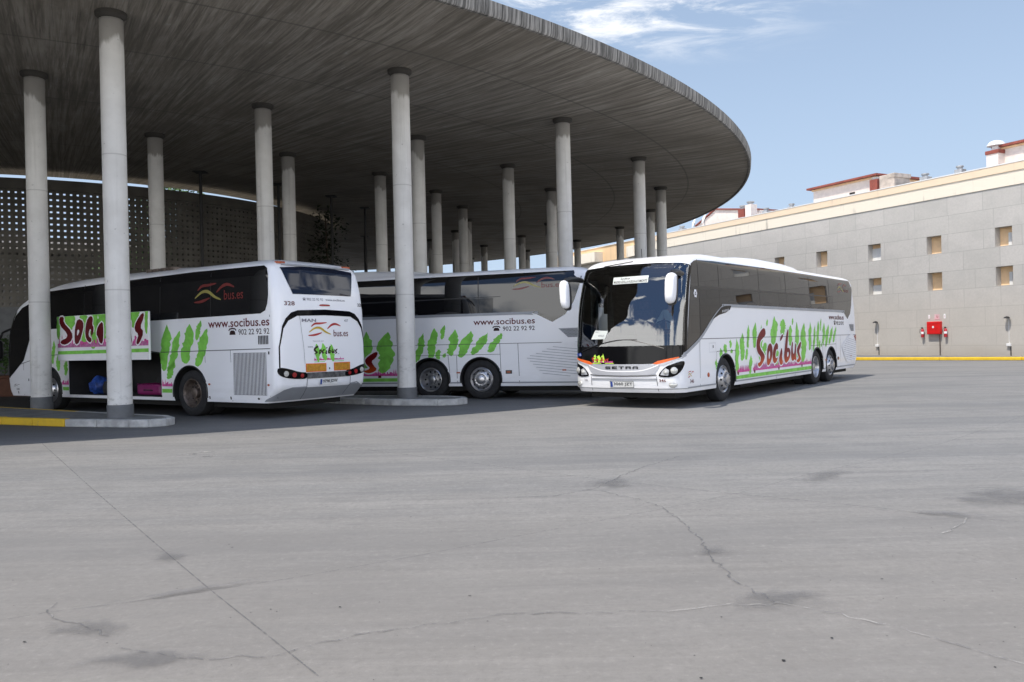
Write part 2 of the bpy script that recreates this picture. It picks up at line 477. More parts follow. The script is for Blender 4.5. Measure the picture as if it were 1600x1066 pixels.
FONT_CACHE = {}
def text_polys(s, bold=0.0, shear=0.0):
    key = (s, bold, shear)
    if key in FONT_CACHE: return FONT_CACHE[key]
    cu = bpy.data.curves.new('t', 'FONT'); cu.body = s; cu.size = 1; cu.offset = bold; cu.shear = shear; cu.resolution_u = 3
    o = bpy.data.objects.new('t', cu); COL.objects.link(o)
    dg = bpy.context.evaluated_depsgraph_get(); dg.update()
    me = o.evaluated_get(dg).to_mesh()
    vs = [(v.co.x, v.co.y) for v in me.vertices]; fs = [list(p.vertices) for p in me.polygons]
    o.evaluated_get(dg).to_mesh_clear()
    bpy.data.objects.remove(o); bpy.data.curves.remove(cu)
    FONT_CACHE[key] = (vs, fs)
    return vs, fs

def text(s, u0, u1, v0, v1, bold=0.0, shear=0.0, bm=None):
    vs, fs = text_polys(s, bold, shear)
    xa = min(v[0] for v in vs); xb = max(v[0] for v in vs); ya = min(v[1] for v in vs); yb = max(v[1] for v in vs)
    bm = bm or bmesh.new()
    nv = [bm.verts.new((u0 + (x - xa) / (xb - xa) * (u1 - u0), v0 + (y - ya) / (yb - ya) * (v1 - v0), 0)) for x, y in vs]
    for f in fs:
        try: bm.faces.new([nv[i] for i in f])
        except ValueError: pass
    return bm

def wrap(name, bm, fn, off, m, parent, grid=None, holes=(), smooth=None):
    """map a flat bmesh through fn(u, v, off); grid = spacing of cuts so that it follows a curve"""
    if grid:
        gu, gv = grid if isinstance(grid, (tuple, list)) else (grid, grid)
        us = [v.co.x for v in bm.verts]; vs = [v.co.y for v in bm.verts]
        for lo, hi, g, no, ax in ((min(us), max(us), gu, (1, 0, 0), 0), (min(vs), max(vs), gv, (0, 1, 0), 1)):
            if not g: continue
            k = math.floor(lo / g) + 1
            while k * g < hi:
                co = [0, 0, 0]; co[ax] = k * g
                bmesh.ops.bisect_plane(bm, geom=bm.verts[:] + bm.edges[:] + bm.faces[:], plane_co=co, plane_no=no)
                k += 1
    for cu, cv, r in holes:
        dele = [f for f in bm.faces if math.hypot(f.calc_center_median().x - cu, f.calc_center_median().y - cv) < r]
        bmesh.ops.delete(bm, geom=dele, context='FACES')
    bm.normal_update()
    if bm.faces:
        bm.faces.ensure_lookup_table(); f0 = bm.faces[0]; c = f0.calc_center_median()
        uv = [(v.co.x, v.co.y) for v in bm.verts]
    for v in bm.verts: v.co = fn(v.co.x, v.co.y, off)
    if bm.faces:
        bm.normal_update()
        outw = Vector(fn(c.x, c.y, off + .1)) - Vector(fn(c.x, c.y, off))
        rev = [f for f in bm.faces if f.normal.dot(outw) < 0]
        if rev and f0.normal.dot(outw) < 0: bmesh.ops.reverse_faces(bm, faces=bm.faces[:])
    return obj(name, bm, m, parent, smooth)

def spindle(x0, z0, x1, z1, w, rng, n=16, rag=.20):
    """ragged cypress shape from tip (x0,z0) to foot (x1,z1)"""
    L, Rr = [], []
    for i in range(n + 1):
        t = i / n
        prof = 0 if t == 0 else (min(1, (t / .30)) ** .8 if t < .30 else 1 - .40 * ((t - .30) / .70) ** 2.2)
        prof = max(.05, prof * (.35 if t > .97 else 1))
        cx = x0 + (x1 - x0) * t + w * .07 * math.sin(t * 9 + x0 * 7); cz = z0 + (z1 - z0) * t
        jl = rng.choice((-1, -.35, .2, .6, 1)) * rag; jr = rng.choice((-1, -.35, .2, .6, 1)) * rag
        L.append((cx - w / 2 * prof * (1 + jl), cz + rng.uniform(-.02, .02)))
        Rr.append((cx + w / 2 * prof * (1 + jr), cz + rng.uniform(-.02, .02)))
    return L + Rr[::-1]

def grow(poly, d):
    n = len(poly); out = []
    area = sum(poly[i][0] * poly[(i + 1) % n][1] - poly[(i + 1) % n][0] * poly[i][1] for i in range(n))
    sg = 1 if area > 0 else -1
    for i in range(n):
        a = Vector(poly[i - 1]); b = Vector(poly[i]); c = Vector(poly[(i + 1) % n])
        n1 = Vector(((b - a).y, -(b - a).x)).normalized() * sg; n2 = Vector(((c - b).y, -(c - b).x)).normalized() * sg
        h = (n1 + n2)
        h = h.normalized() if h.length > .3 else n1
        out.append((b.x + h.x * d, b.y + h.y * d))
    return out

def chaikin(poly, k=1):
    for _ in range(k):
        q = []
        for i in range(len(poly)):
            a, b = poly[i], poly[(i + 1) % len(poly)]
            q += [(a[0] * .75 + b[0] * .25, a[1] * .75 + b[1] * .25), (a[0] * .25 + b[0] * .75, a[1] * .25 + b[1] * .75)]
        poly = q
    return poly

def strip(pts, w):
    """ribbon polygon along (u, v) points; w = half width, or a list of them"""
    ws = w if isinstance(w, (list, tuple)) else [w] * len(pts)
    L, Rr = [], []
    for i, p in enumerate(pts):
        d = Vector(pts[min(i + 1, len(pts) - 1)]) - Vector(pts[max(i - 1, 0)]); d.normalize()
        L.append((p[0] - d.y * ws[i], p[1] + d.x * ws[i])); Rr.append((p[0] + d.y * ws[i], p[1] - d.x * ws[i]))
    return L + Rr[::-1]

def spline(pts, n=6):
    out = []
    P = [pts[0]] + list(pts) + [pts[-1]]
    for i in range(1, len(P) - 2):
        for k in range(n):
            t = k / n
            out.append(tuple(.5 * ((2 * P[i][a]) + (-P[i - 1][a] + P[i + 1][a]) * t + (2 * P[i - 1][a] - 5 * P[i][a] + 4 * P[i + 1][a] - P[i + 2][a]) * t * t
                                   + (-P[i - 1][a] + 3 * P[i][a] - 3 * P[i + 1][a] + P[i + 2][a]) * t ** 3) for a in (0, 1)))
    out.append(pts[-1])
    return out

def swoosh(pts, wmax):
    s = spline(pts, 6)
    n = len(s)
    return strip(s, [wmax * (.12 + .88 * math.sin(PI * (.04 + .92 * i / (n - 1))) ** .8) for i in range(n)])

def lerp_tab(tab, z):
    if z <= tab[0][0]: return tab[0][1]
    for (a, b), (c, d) in zip(tab, tab[1:]):
        if z <= c: return b + (d - b) * (z - a) / (c - a)
    return tab[-1][1]

# ------------------------------------------------------------------ coach body surface
class Shell:
    """s runs from the front axle backwards, y is + on the left, z up; local x = -s"""
    def __init__(s, xf, xr, w, ztop, zbot, bowf, rcf, bowr, rcr):
        s.xf, s.xr, s.wt, s.ztop, s.zbot = xf, xr, w, ztop, zbot
        s.bf, s.rf, s.br, s.rr = bowf, rcf, bowr, rcr
    def w(s, z): return lerp_tab(s.wt, z)
    def front(s, u, z, off=0):
        w = s.w(z); a = abs(u); sg = 1 if u >= 0 else -1; x0 = lerp_tab(s.xf, z); rc = s.rf
        flatw = w - rc; ph = min(max(0, (a - flatw) / rc), PI / 2)
        y = min(a, flatw) + rc * math.sin(ph) if a > flatw else a
        ss = x0 + s.bf * (y / w) ** 2 + rc * (1 - math.cos(ph))
        if (a - flatw) / rc > PI / 2: ss += a - flatw - rc * PI / 2
        tilt = 2 * s.bf * y / w / w * (1 if ph < 1e-6 else math.cos(ph))
        n = Vector((math.cos(ph), sg * (math.sin(ph) + tilt), 0)).normalized()
        return Vector((-ss, sg * y, z)) + n * off
    def rear(s, u, z, off=0):
        # u grows to the right of somebody looking at the tail
        w = s.w(z); a = abs(u); sg = -1 if u >= 0 else 1; x0 = lerp_tab(s.xr, z); rc = s.rr
        flatw = w - rc; ph = min(max(0, (a - flatw) / rc), PI / 2)
        y = a if a <= flatw else flatw + rc * math.sin(ph)
        ss = x0 - s.br * (y / w) ** 2 - rc * (1 - math.cos(ph))
        if (a - flatw) / rc > PI / 2: ss -= a - flatw - rc * PI / 2
        tilt = 2 * s.br * y / w / w * math.cos(ph)
        n = Vector((-math.cos(ph), sg * (math.sin(ph) + tilt), 0)).normalized()
        return Vector((-ss, sg * y, z)) + n * off
    def side(s, ss, z, off=0, sg=1):
        w = s.w(z); x0 = lerp_tab(s.xf, z) + s.bf; x1 = lerp_tab(s.xr, z) - s.br
        y = w
        if ss < x0 + s.rf:
            c = max(0, min(1, 1 - (ss - x0) / s.rf)); y = w - s.rf + s.rf * math.sqrt(max(0, 1 - c * c))
        elif ss > x1 - s.rr:
            c = max(0, min(1, 1 - (x1 - ss) / s.rr)); y = w - s.rr + s.rr * math.sqrt(max(0, 1 - c * c))
        return Vector((-ss, sg * (y + off), z))
    def right(s, ss, z, off=0): return s.side(ss, z, off, -1)
    def body(s, levels):
        bm = bmesh.new(); rings = []
        for z in levels:
            w = s.w(z); ring = []
            fl = w - s.rf; full = fl + s.rf * PI / 2
            us = [-full + s.rf * PI / 2 * k / 8 for k in range(8)] + [-fl + 2 * fl * k / 14 for k in range(15)] + [fl + s.rf * PI / 2 * k / 8 for k in range(1, 9)]
            for u in us: ring.append(s.front(u, z))
            a = ring[-1].x; fr = w - s.rr; fullr = fr + s.rr * PI / 2
            b = s.rear(-fullr, z).x
            mids = [a + (b - a) * k / 12 for k in range(1, 12)]
            ring += [Vector((x, w, z)) for x in mids]
            us = [-fullr + s.rr * PI / 2 * k / 8 for k in range(8)] + [-fr + 2 * fr * k / 14 for k in range(15)] + [fr + s.rr * PI / 2 * k / 8 for k in range(1, 9)]
            for u in us: ring.append(s.rear(u, z))
            ring += [Vector((x, -w, z)) for x in reversed(mids)]
            rings.append([bm.verts.new(p) for p in ring])
        n = len(rings[0])
        for a, b in zip(rings, rings[1:]):
            for i in range(n):
                j = (i + 1) % n
                bm.faces.new((a[i], a[j], b[j], b[i]))
        bm.faces.new(list(reversed(rings[0]))); bm.faces.new(rings[-1])
        bmesh.ops.recalc_face_normals(bm, faces=bm.faces[:])
        return bm

def carve(o, cutters):
    """boolean difference with throw-away cutter meshes; result becomes the object's own mesh"""
    tmp = []
    for bm, m in cutters:
        bmesh.ops.recalc_face_normals(bm, faces=bm.faces[:])
        c = obj('cut', bm, m); tmp.append(c)
        md = o.modifiers.new('b', 'BOOLEAN'); md.operation = 'DIFFERENCE'; md.object = c; md.solver = 'EXACT'; md.material_mode = 'TRANSFER'
    dg = bpy.context.evaluated_depsgraph_get(); dg.update()
    me = bpy.data.meshes.new_from_object(o.evaluated_get(dg))
    o.modifiers.clear(); old = o.data; o.data = me; bpy.data.meshes.remove(old)
    for c in tmp: bpy.data.objects.remove(c)
    for p in me.polygons: p.use_smooth = True
    me.set_sharp_from_angle(angle=math.radians(32))

def cyl_y(bm, cx, cz, r, y0, y1, n=40):
    lathe(bm, [(r, 0), (r, y1 - y0)], n, Matrix.Translation((cx, y0, cz)) @ Matrix.Rotation(-PI / 2, 4, 'X'), True, True)

def wheel(root, s, side, kind, steer=0.0, rimmat='chrome', inner=True):
    """tyre mesh with its rim as a child; axis along y"""
    sg = 1 if side > 0 else -1
    mtx = Matrix.Translation((-s, sg * 1.235, .5)) @ Matrix.Rotation(steer, 4, 'Z') @ Matrix.Rotation(-PI / 2 * sg, 4, 'X')
    bm = bmesh.new()
    prof = [(.30, -.27), (.44, -.285), (.49, -.26), (.505, -.20), (.505, -.085), (.49, -.03), (.45, .0), (.37, .008), (.325, -.002), (.305, -.02)]
    lathe(bm, prof, 48)
    for k in range(48):   # tread grooves
        pass
    if inner:
        lathe(bm, [(.30, -.60), (.45, -.62), (.50, -.58), (.505, -.40), (.49, -.34), (.40, -.32)], 40)
    bm.transform(mtx)
    t = obj('wheel', bm, M['rubber'], root, 35)
    bm = bmesh.new()
    if kind == 'dish':     # twin wheel: deep dish
        lathe(bm, [(.312, -.01), (.30, -.004), (.288, -.015), (.272, -.06), (.262, -.14), (.235, -.17), (.17, -.165), (.115, -.15), (.11, -.06), (.09, -.045), (.0, -.045)], 40)
        holes_r, holes_z, nr, nz = .208, -.163, .145, -.15
    else:                  # bulging single wheel
        lathe(bm, [(.312, -.01), (.300, .0), (.288, -.012), (.270, -.03), (.245, .018), (.20, .055), (.165, .072), (.145, .07), (.118, .066), (.112, .105), (.085, .118), (.0, .12)], 40)
        holes_r, holes_z, nr, nz = .228, .028, .142, .072
    bm.transform(mtx)
    rim = obj('rim', bm, M[rimmat], t, 40)
    bm = bmesh.new()
    for k in range(10):
        a = 2 * PI * k / 10
        tl = Matrix.Translation((holes_r * math.cos(a), holes_r * math.sin(a), holes_z + .004)) @ Matrix.Rotation(a, 4, 'Z') @ Matrix.Rotation(0 if kind == 'dish' else .62, 4, 'Y')
        lathe(bm, [(.0001, 0.004), (.026, .004)], 10, tl)
    bm.transform(mtx)
    obj('hand_hole', bm, M['dark'], t)['kind'] = 'stuff'
    bm = bmesh.new()
    for k in range(10):
        a = 2 * PI * (k + .5) / 10
        lathe(bm, [(.016, -.01), (.016, .022), (.008, .03), (.0001, .03)], 6, Matrix.Translation((nr * math.cos(a), nr * math.sin(a), nz)))
    bm.transform(mtx)
    obj('wheel_nut', bm, M['chrome'] if rimmat == 'chrome' else M['rim_brown'], t)['kind'] = 'stuff'
    return t

def logo_swoosh(fn, u0, v0, W, Hh, off, root, mats, name='swoosh_logo'):
    """four ribbons of the coach alliance emblem, u to the viewer's right"""
    def q(pts): return [(u0 + x * W, v0 + y * Hh) for x, y in pts]
    th = .075 * Hh
    r = wrap(name, flat(swoosh(q([(.09, .69), (.20, .90), (.36, .93), (.56, .99)]), th),
                        swoosh(q([(.57, .52), (.70, .80), (.84, .89), (1.0, .74)]), th * 1.1),
                        swoosh(q([(0, .06), (.14, .07), (.27, .14), (.40, .25)]), th)), fn, off, M[mats[0]], root)
    wrap('yellow_ribbon', flat(swoosh(q([(.02, .28), (.20, .58), (.36, .58), (.52, .30), (.68, .12)]), th * 1.1)), fn, off, M[mats[1]], r)
    return r

# ------------------------------------------------------------------ coach A: three axle coach (front seen on the yard)
def body_levels(z0, z1, zr):
    lv = []
    z = z0
    while z < zr - 1e-6: lv.append(z); z += .075
    k = 9
    for i in range(k + 1): lv.append(zr + (z1 - zr) * math.sin(PI / 2 * i / k))
    return lv

GREENS_F = [(-0.223, 1.202, -0.199, 0.95, 0.16), (-0.002, 1.3, 0.058, 1.06, 0.18), (0.347, 1.376, 0.349, 1.202, 0.13), (0.407, 1.154, 0.4, 1.06, 0.13), (0.736, 1.401, 0.721, 0.60, 0.22), (1.072, 1.521, 1.051, 0.865, 0.27), (1.496, 1.713, 1.408, 1.168, 0.17), (1.375, 1.156, 1.292, 0.893, 0.16), (1.932, 1.763, 1.844, 1.146, 0.27), (1.623, 0.98, 1.501, 0.546, 0.2), (2.369, 1.701, 2.207, 0.863, 0.21), (2.792, 1.855, 2.736, 1.689, 0.12), (3.345, 1.924, 3.198, 1.221, 0.46), (3.994, 1.876, 3.904, 1.45, 0.4), (2.593, 1.282, 2.463, 0.956, 0.29), (3.41, 1.191, 3.372, 0.642, 0.31), (4.776, 1.904, 4.728, 1.716, 0.12), (4.534, 1.716, 4.52, 1.17, 0.33), (-.50, .95, -.42, .70, .15)]
GREENS_R = [(5.118, 1.805, 5.046, 0.827, 0.30), (5.696, 1.77, 5.599, 0.697, 0.46), (6.30, 1.80, 6.20, 1.0, .26), (6.757, 1.723, 6.559, 0.973, 0.2), (7.079, 1.856, 6.939, 1.048, 0.24), (7.344, 1.909, 7.273, 1.548, 0.12), (7.188, 1.287, 7.136, 1.02, 0.13), (7.658, 1.78, 7.511, 1.12, 0.26), (7.36, 1.183, 7.312, 1.06, 0.09), (8.087, 1.729, 7.77, 1.076, 0.30), (8.532, 1.678, 8.136, 1.13, 0.25), (8.91, 1.668, 8.562, 1.182, 0.21)]
LET_A = {
 'S': [(2.507, 1.633), (2.613, 1.587), (2.619, 1.46), (2.384, 1.386), (2.237, 1.313), (2.195, 1.214), (2.259, 1.112), (2.5, 0.98), (2.531, 0.904), (2.379, 0.782), (2.197, 0.701), (2.092, 0.705), (2.026, 0.77), (2.202, 0.789), (2.264, 0.862), (2.248, 0.95), (2.044, 1.043), (1.983, 1.168), (1.991, 1.292), (2.105, 1.439), (2.289, 1.563)],
 'o': [(2.921, 1.251), (3.067, 1.197), (3.109, 1.041), (3.046, 0.888), (2.887, 0.739), (2.736, 0.701), (2.682, 0.772), (2.702, 0.949), (2.744, 1.152)],
 'oh': [(2.894, 1.072), (2.926, 0.994), (2.881, 0.88), (2.827, 0.843), (2.804, 0.946), (2.84, 1.035)],
 'c': [(3.415, 1.256), (3.534, 1.189), (3.496, 1.084), (3.42, 1.112), (3.338, 1.036), (3.298, 0.906), (3.363, 0.839), (3.482, 0.888), (3.422, 0.798), (3.264, 0.738), (3.137, 0.781), (3.101, 0.912), (3.157, 1.066), (3.28, 1.193)],
 'i1': [(3.902, 1.475), (3.938, 1.421), (3.771, 1.317), (3.691, 1.305), (3.72, 1.384)],
 'i2': [(3.814, 1.13), (3.852, 0.996), (3.795, 0.865), (3.89, 0.729), (3.751, 0.681), (3.649, 0.698), (3.579, 0.819), (3.668, 0.975)],
 'b': [(4.334, 1.607), (4.38, 1.553), (4.254, 1.175), (4.25, 1.09), (4.36, 1.10), (4.47, 1.06), (4.506, 0.95), (4.40, 0.82), (4.198, 0.731), (4.091, 0.721), (4.0, 0.805), (3.985, 0.939), (4.083, 1.178), (4.183, 1.446)],
 'bh': [(4.25, 1.0), (4.34, 1.0), (4.36, .93), (4.27, .86), (4.21, .88)],
 'u': [(4.67, 1.263), (4.728, 1.249), (4.681, 1.057), (4.72, .93), (4.80, .93), (4.864, 1.03), (4.923, 1.218), (4.991, 1.189), (4.942, 0.885), (4.98, .78), (4.90, .75), (4.85, .81), (4.76, .77), (4.65, 0.755), (4.576, 0.80), (4.545, 0.897), (4.583, 1.114)],
 's': [(5.365, 1.253), (5.425, 1.224), (5.353, 1.098), (5.214, 1.017), (5.292, 0.875), (5.393, 0.788), (5.236, 0.709), (5.103, 0.699), (4.976, 0.746), (5.126, 0.768), (5.201, 0.836), (5.077, 0.937), (5.04, 1.035), (5.135, 1.131)]}

def word_polys(L, tf=lambda p: p, d=0.0):
    out = []; sc = abs(tf((1.0, 0))[0] - tf((0.0, 0))[0])
    for k in ('S', 'o', 'c', 'i1', 'i2', 'b', 'u', 's'):
        if k not in L: continue
        o = chaikin([tf(p) for p in L[k]], 1)
        h = k + 'h'
        o = grow(o, .011 * sc)
        if d: out.append(grow(o, d))
        elif h in L: out.append((o, [chaikin([tf(p) for p in L[h]], 1)]))
        else: out.append(o)
    return out

def skyline(u0, u1, v0, v1, rng, step=.05):
    top = []; u = u0
    while u < u1:
        h = v0 + (v1 - v0) * rng.uniform(.35, 1.0)
        st = rng.uniform(.5, 1.4) * step
        if rng.random() < .25: top += [(u, h * .6 + v0 * .4), (u + st * .5, v1 + (v1 - v0) * .4), (u + st, h * .6 + v0 * .4)]
        else: top += [(u, h), (u + st * .9, h)]
        u += st
    top = [(min(a, u1), b) for a, b in top]
    return [(u0, v0)] + top + [(u1, v0)]

def make_coach_a():
    rng = random.Random(3)
    xf = [(.33, -2.34), (.42, -2.40), (.6, -2.43), (.9, -2.43), (1.3, -2.41), (1.8, -2.35), (2.3, -2.26), (2.7, -2.15), (2.95, -2.04), (3.05, -1.95), (3.13, -1.78), (3.19, -1.55), (3.24, -1.2), (3.27, -.8), (3.30, -.2)]
    xr = [(.33, 11.25), (.45, 11.40), (.6, 11.5), (1.3, 11.52), (1.9, 11.46), (2.4, 11.40), (3.05, 11.25), (3.15, 11.20), (3.22, 11.1), (3.27, 10.95), (3.30, 10.6)]
    w = [(.33, 1.25), (.45, 1.275), (2.15, 1.275), (3.0, 1.235), (3.08, 1.225), (3.15, 1.20), (3.21, 1.15), (3.26, 1.05), (3.285, .95), (3.30, .75)]
    S = Shell(xf, xr, w, 3.30, .33, .14, .26, .10, .24)
    root = empty('coach')
    body = obj('body', S.body(body_levels(.33, 3.30, 3.0)), M['paint'], root)
    AX = ((0.05, .545), (6.91, .545), (8.33, .545))
    cuts = []
    for s0, r in AX:
        bm = bmesh.new(); cyl_y(bm, -s0, .5, r, .62, 1.6); cyl_y(bm, -s0, .5, r, -1.6, -.62); cuts.append((bm, M['dark']))
    cuts.append((boxes((-.35, 3.2, -1.10, 1.10, 1.32, 2.93)), M['cab']))          # cab space behind the windscreen
    cuts.append((boxes((.75, 1.78, -1.5, -1.0, .95, 2.55)), M['cab']))             # passenger door opening
    carve(body, cuts)
    # --- underside
    obj('chassis', boxes((-11.0, 2.0, -1.0, 1.0, .20, .335), (-5.6, -1.2, -1.16, 1.16, .26, .336)), M['dark'], root)
    # --- glass on both sides
    G = [(-1.34, 1.42), (-.61, 1.86), (-.12, 2.10), (.3, 2.13), (9.5, 2.15), (9.8, 2.135), (10.25, 1.91), (10.58, 2.09), (10.79, 2.38), (10.95, 2.8), (11.04, 3.14), (10.95, 3.165), (6.6, 3.16), (2.6, 3.145), (-.42, 3.115), (-1.28, 3.085), (-1.45, 3.06), (-1.62, 2.99), (-1.68, 2.7), (-1.82, 2.2), (-1.94, 1.5), (-1.98, 1.17)]
    wrap('side_window', flat(G), S.side, .005, M['glass_side'], root, (.3, .12), smooth=40)
    wrap('side_window', flat(G), S.right, .005, M['glass_side'], root, (.3, .12), holes=[(-1.27, 1.75, .62)], smooth=40)
    for x in (-1.30, -.20, 2.3, 4.3, 6.35, 8.3):
        z0 = 2.14 if x > -.3 else 1.45
        wrap('window_joint', flat([(x - .012, z0), (x + .012, z0), (x + .012, 3.1), (x - .012, 3.1)]), S.side, .008, M['black'], root, (0, .2))
    LW = [(-1.30, 1.48), (-.61, 1.90), (-.12, 2.13), (.3, 2.16), (8.7, 2.17), (8.7, 2.56), (-.2, 2.50), (-1.30, 2.47)]
    wrap('lower_window', flat(LW), S.side, .007, M['glass_low'], root, (.3, .12), smooth=40)
    wrap('window_joint', flat(strip([(-1.35, 2.49), (1, 2.525), (4, 2.55), (7, 2.575), (8.9, 2.59)], [.035, .028, .022, .016, .006])), S.side, .009, M['black'], root, (.3, 0))
    for k in range(7):
        xa = .55 + 1.15 * k
        wrap('headrest', flat([(xa + .34 * math.cos(a), 2.165 + .085 * math.sin(a) ** .7) for a in [PI * q / 12 for q in range(13)]]), S.side, .0085, M['black'], root)
    # --- driver's window frame
    wrap('window_joint', flat(strip([(-1.72, 2.47), (-1.3, 2.50), (-.2, 2.52)], .035)), S.side, .008, M['black'], root, (.2, 0))
    # --- grey trim under the windows
    T = [(-2.17, 1.09), (-1.34, 1.415), (-.61, 1.86), (-.16, 2.085), (.0, 2.125), (.3, 2.145), (5, 2.15), (9.5, 2.15), (9.75, 2.14), (9.95, 2.06), (10.35, 1.80), (10.8, 1.49), (11.0, 1.40)]
    wrap('window_trim', flat(strip(spline(T, 4), .034)), S.side, .012, M['grey_paint'], root, (.3, 0))
    B = [(-.70, 1.82), (-.17, 2.095), (.10, 2.14), (.42, 2.15), (.34, 2.06), (.10, 1.99), (-.30, 1.93)]
    bd = wrap('trim_badge', flat(B), S.side, .014, M['black_gloss'], root)
    wrap('badge_lettering', flat(*[[(x, 1.99 + i * .008), (x + .05, 1.99 + i * .008), (x + .05, 2.04 + i * .008), (x, 2.04 + i * .008)] for i, x in enumerate((-.12, -.04, .04, .12, .2))]), S.side, .016, M['silver'], bd)
    for x in (-1.0, -.55): pass
    # --- livery
    def greens(lst): return flat(*[spindle(*g, rng) for g in lst])
    wrap('cypress_livery', greens(GREENS_F + GREENS_R), S.side, .003, M['green'], root, (.04, .04), holes=[(s0, .5, .59) for s0, _ in AX])
    wrap('skyline_livery', flat(skyline(.70, 1.50, .61, .73, rng), skyline(1.72, 6.33, .61, .74, rng)), S.side, .0042, M['pink'], root)
    wrap('skyline_livery', flat(skyline(1.9, 3.2, .66, .78, rng, .03), skyline(3.9, 4.6, .655, .73, rng, .03)), S.side, .0044, M['violet'], root)
    wrap('green_stripe', flat([(.62, .462), (6.34, .462), (6.34, .553), (1.4, .545), (.66, .54)]), S.side, .004, M['green'], root)
    for x in (.72, 1.78, 3.52, 5.42):
        wrap('skyline_livery', flat([(x, .56), (x + .09, .56), (x + .09, .63), (x, .63)]), S.side, .0046, M['maroon'], root)
    wp = word_polys(LET_A, d=.035)
    o = wrap('lettering_outline', flat(*wp), S.side, .0060, M['white_film'], root)
    lt = wrap('lettering', flat(*word_polys(LET_A)), S.side, .0080, M['letter_grad'], root)
    lt['label'] = 'big brush-painted dark red word'
    wrap('web_address', text('www.socibus.es', 8.16, 9.80, 1.885, 2.04, .012), S.side, .004, M['maroon'], root)
    wrap('phone_number', text('902 22 92 92', 8.95, 9.79, 1.72, 1.83, .008), S.side, .004, M['letter_dark'], root)
    ph = flat([(8.70, 1.725), (8.86, 1.725), (8.85, 1.78), (8.82, 1.805), (8.74, 1.805), (8.71, 1.78)], strip([(8.68, 1.80), (8.71, 1.832), (8.78, 1.84), (8.85, 1.832), (8.88, 1.80)], .014))
    wrap('phone_symbol', ph, S.side, .004, M['letter_dark'], root)
    lg = logo_swoosh(S.side, 9.22, 2.74, 1.10, .30, .009, root, ('red_faint', 'yellow_faint'))
    wrap('logo_lettering', text('bus.es', 9.98, 10.52, 2.77, 2.90, .006), S.side, .0095, M['red_faint'], lg)
    lg = logo_swoosh(S.side, -1.97, .63, .30, .13, .004, root, ('red', 'yellow'))
    wrap('fleet_number', text('346', -1.87, -1.68, .51, .59, .008), S.side, .004, M['maroon'], root)
    # --- panel gaps, stripes
    gaps = [strip([(-1.35, 1.415), (11.2, 1.40)], .006), strip([(-1.35, 1.41), (-1.35, .40)], .006), strip([(-.47, 1.13), (.62, 1.13)], .005), strip([(-.47, 1.13), (-.47, .95)], .005), strip([(.62, 1.13), (.62, .40)], .006),
            strip([(6.30, 1.13), (8.87, 1.135)], .005), strip([(6.37, 1.40), (6.37, .36)], .006), strip([(7.44, 1.13), (7.50, .40)], .006), strip([(7.68, 1.12), (7.68, .40)], .006), strip([(8.86, 1.40), (8.88, .40)], .006), strip([(9.34, 1.40), (9.36, .40)], .006),
            strip([(3.4, .45), (3.4, .34)], .005), strip([(4.9, .45), (4.9, .34)], .005)]
    wrap('panel_gap', flat(*gaps), S.side, .0085, M['line'], root, (.5, 0), holes=[(s0, .5, .56) for s0, _ in AX])
    sk = wrap('skirt_stripe', flat([(-2.0, .405), (11.2, .405), (11.2, .437), (-2.0, .437)]), S.side, .0095, M['grey_paint'], root, (.05, 0), holes=[(s0, .5, .57) for s0, _ in AX])
    # --- wheel arch lips
    for s0, r in AX:
        for sg in (1, -1):
            bm = bmesh.new()
            pts = [(-s0 + (r + .012) * math.cos(a), sg * 1.272, .5 + (r + .012) * math.sin(a)) for a in [PI * (1.10 - 1.20 * k / 24) for k in range(25)]]
            pts = [p for p in pts if p[2] > .335]
            tube(bm, pts, .024, 6)
            obj('arch_lip', bm, M['black'], root, 60)
    # --- engine grille with louvres
    GR = [(9.50, 1.05), (9.62, .93), (9.92, .64), (10.08, .565), (10.4, .545), (11.12, .60), (11.20, .66), (11.20, 1.19), (10.95, 1.36), (10.60, 1.40), (10.2, 1.30)]
    wrap('engine_grille', flat(GR), S.side, .012, M['white_film'], root, (.25, 0))
    wrap('grille_edge', flat((grow(GR, .03), [GR])), S.side, .016, M['paint'], root, (.25, 0))
    lou = []
    for k in range(11):
        z = .60 + k * .068
        xs = [x / 100 for x in range(950, 1119, 4)]
        def inside(px, py):
            c = False
            for i in range(len(GR)):
                (xa, ya), (xb, yb) = GR[i], GR[i - 1]
                if (ya > py) != (yb > py) and px < (xb - xa) * (py - ya) / (yb - ya) + xa: c = not c
            return c
        ok = [x for x in xs if inside(x, z + (10.4 - x) * .10)]
        if len(ok) > 2: lou.append(strip([(ok[0] + .03, z + (10.4 - ok[0]) * .10), (ok[-1] - .02, z + (10.4 - ok[-1]) * .10)], .0055))
    wrap('louvre', flat(*lou), S.side, .016, M['grey_paint'], root, (.25, 0))['kind'] = 'stuff'
    V = [(10.40, 1.746), (10.98, 1.752), (10.98, 1.525), (10.64, 1.522)]
    wrap('air_vent', flat(V), S.side, .006, M['grey_paint'], root)
    dots = []
    for i in range(16):
        for j in range(6):
            x = 10.47 + i * .034 + (j % 2) * .017; z = 1.545 + j * .034
            if x < 10.95 and (x - 10.43) > (1.735 - z) * 1.1: dots.append([(x - .010, z), (x, z - .012), (x + .010, z), (x, z + .012)])
    wrap('vent_holes', flat(*dots), S.side, .008, M['dark'], root)['kind'] = 'stuff'
    wrap('tail_light', flat([(10.92, 1.36), (11.26, 1.42), (11.30, 1.05), (11.18, 1.19)]), S.side, .018, M['red_lens'], root, (.06, 0))
    for x, z in ((10.53, .72), (7.72, .68), (9.08, .685)):
        wrap('side_marker', flat([(x - .05, z - .018), (x + .05, z - .018), (x + .05, z + .018), (x - .05, z + .018)]), S.side, .020, M['marker'], root)
    wrap('fuel_flap', flat([(9.0, .64), (9.17, .64), (9.17, .73), (9.0, .73)]), S.side, .006, M['black'], root)
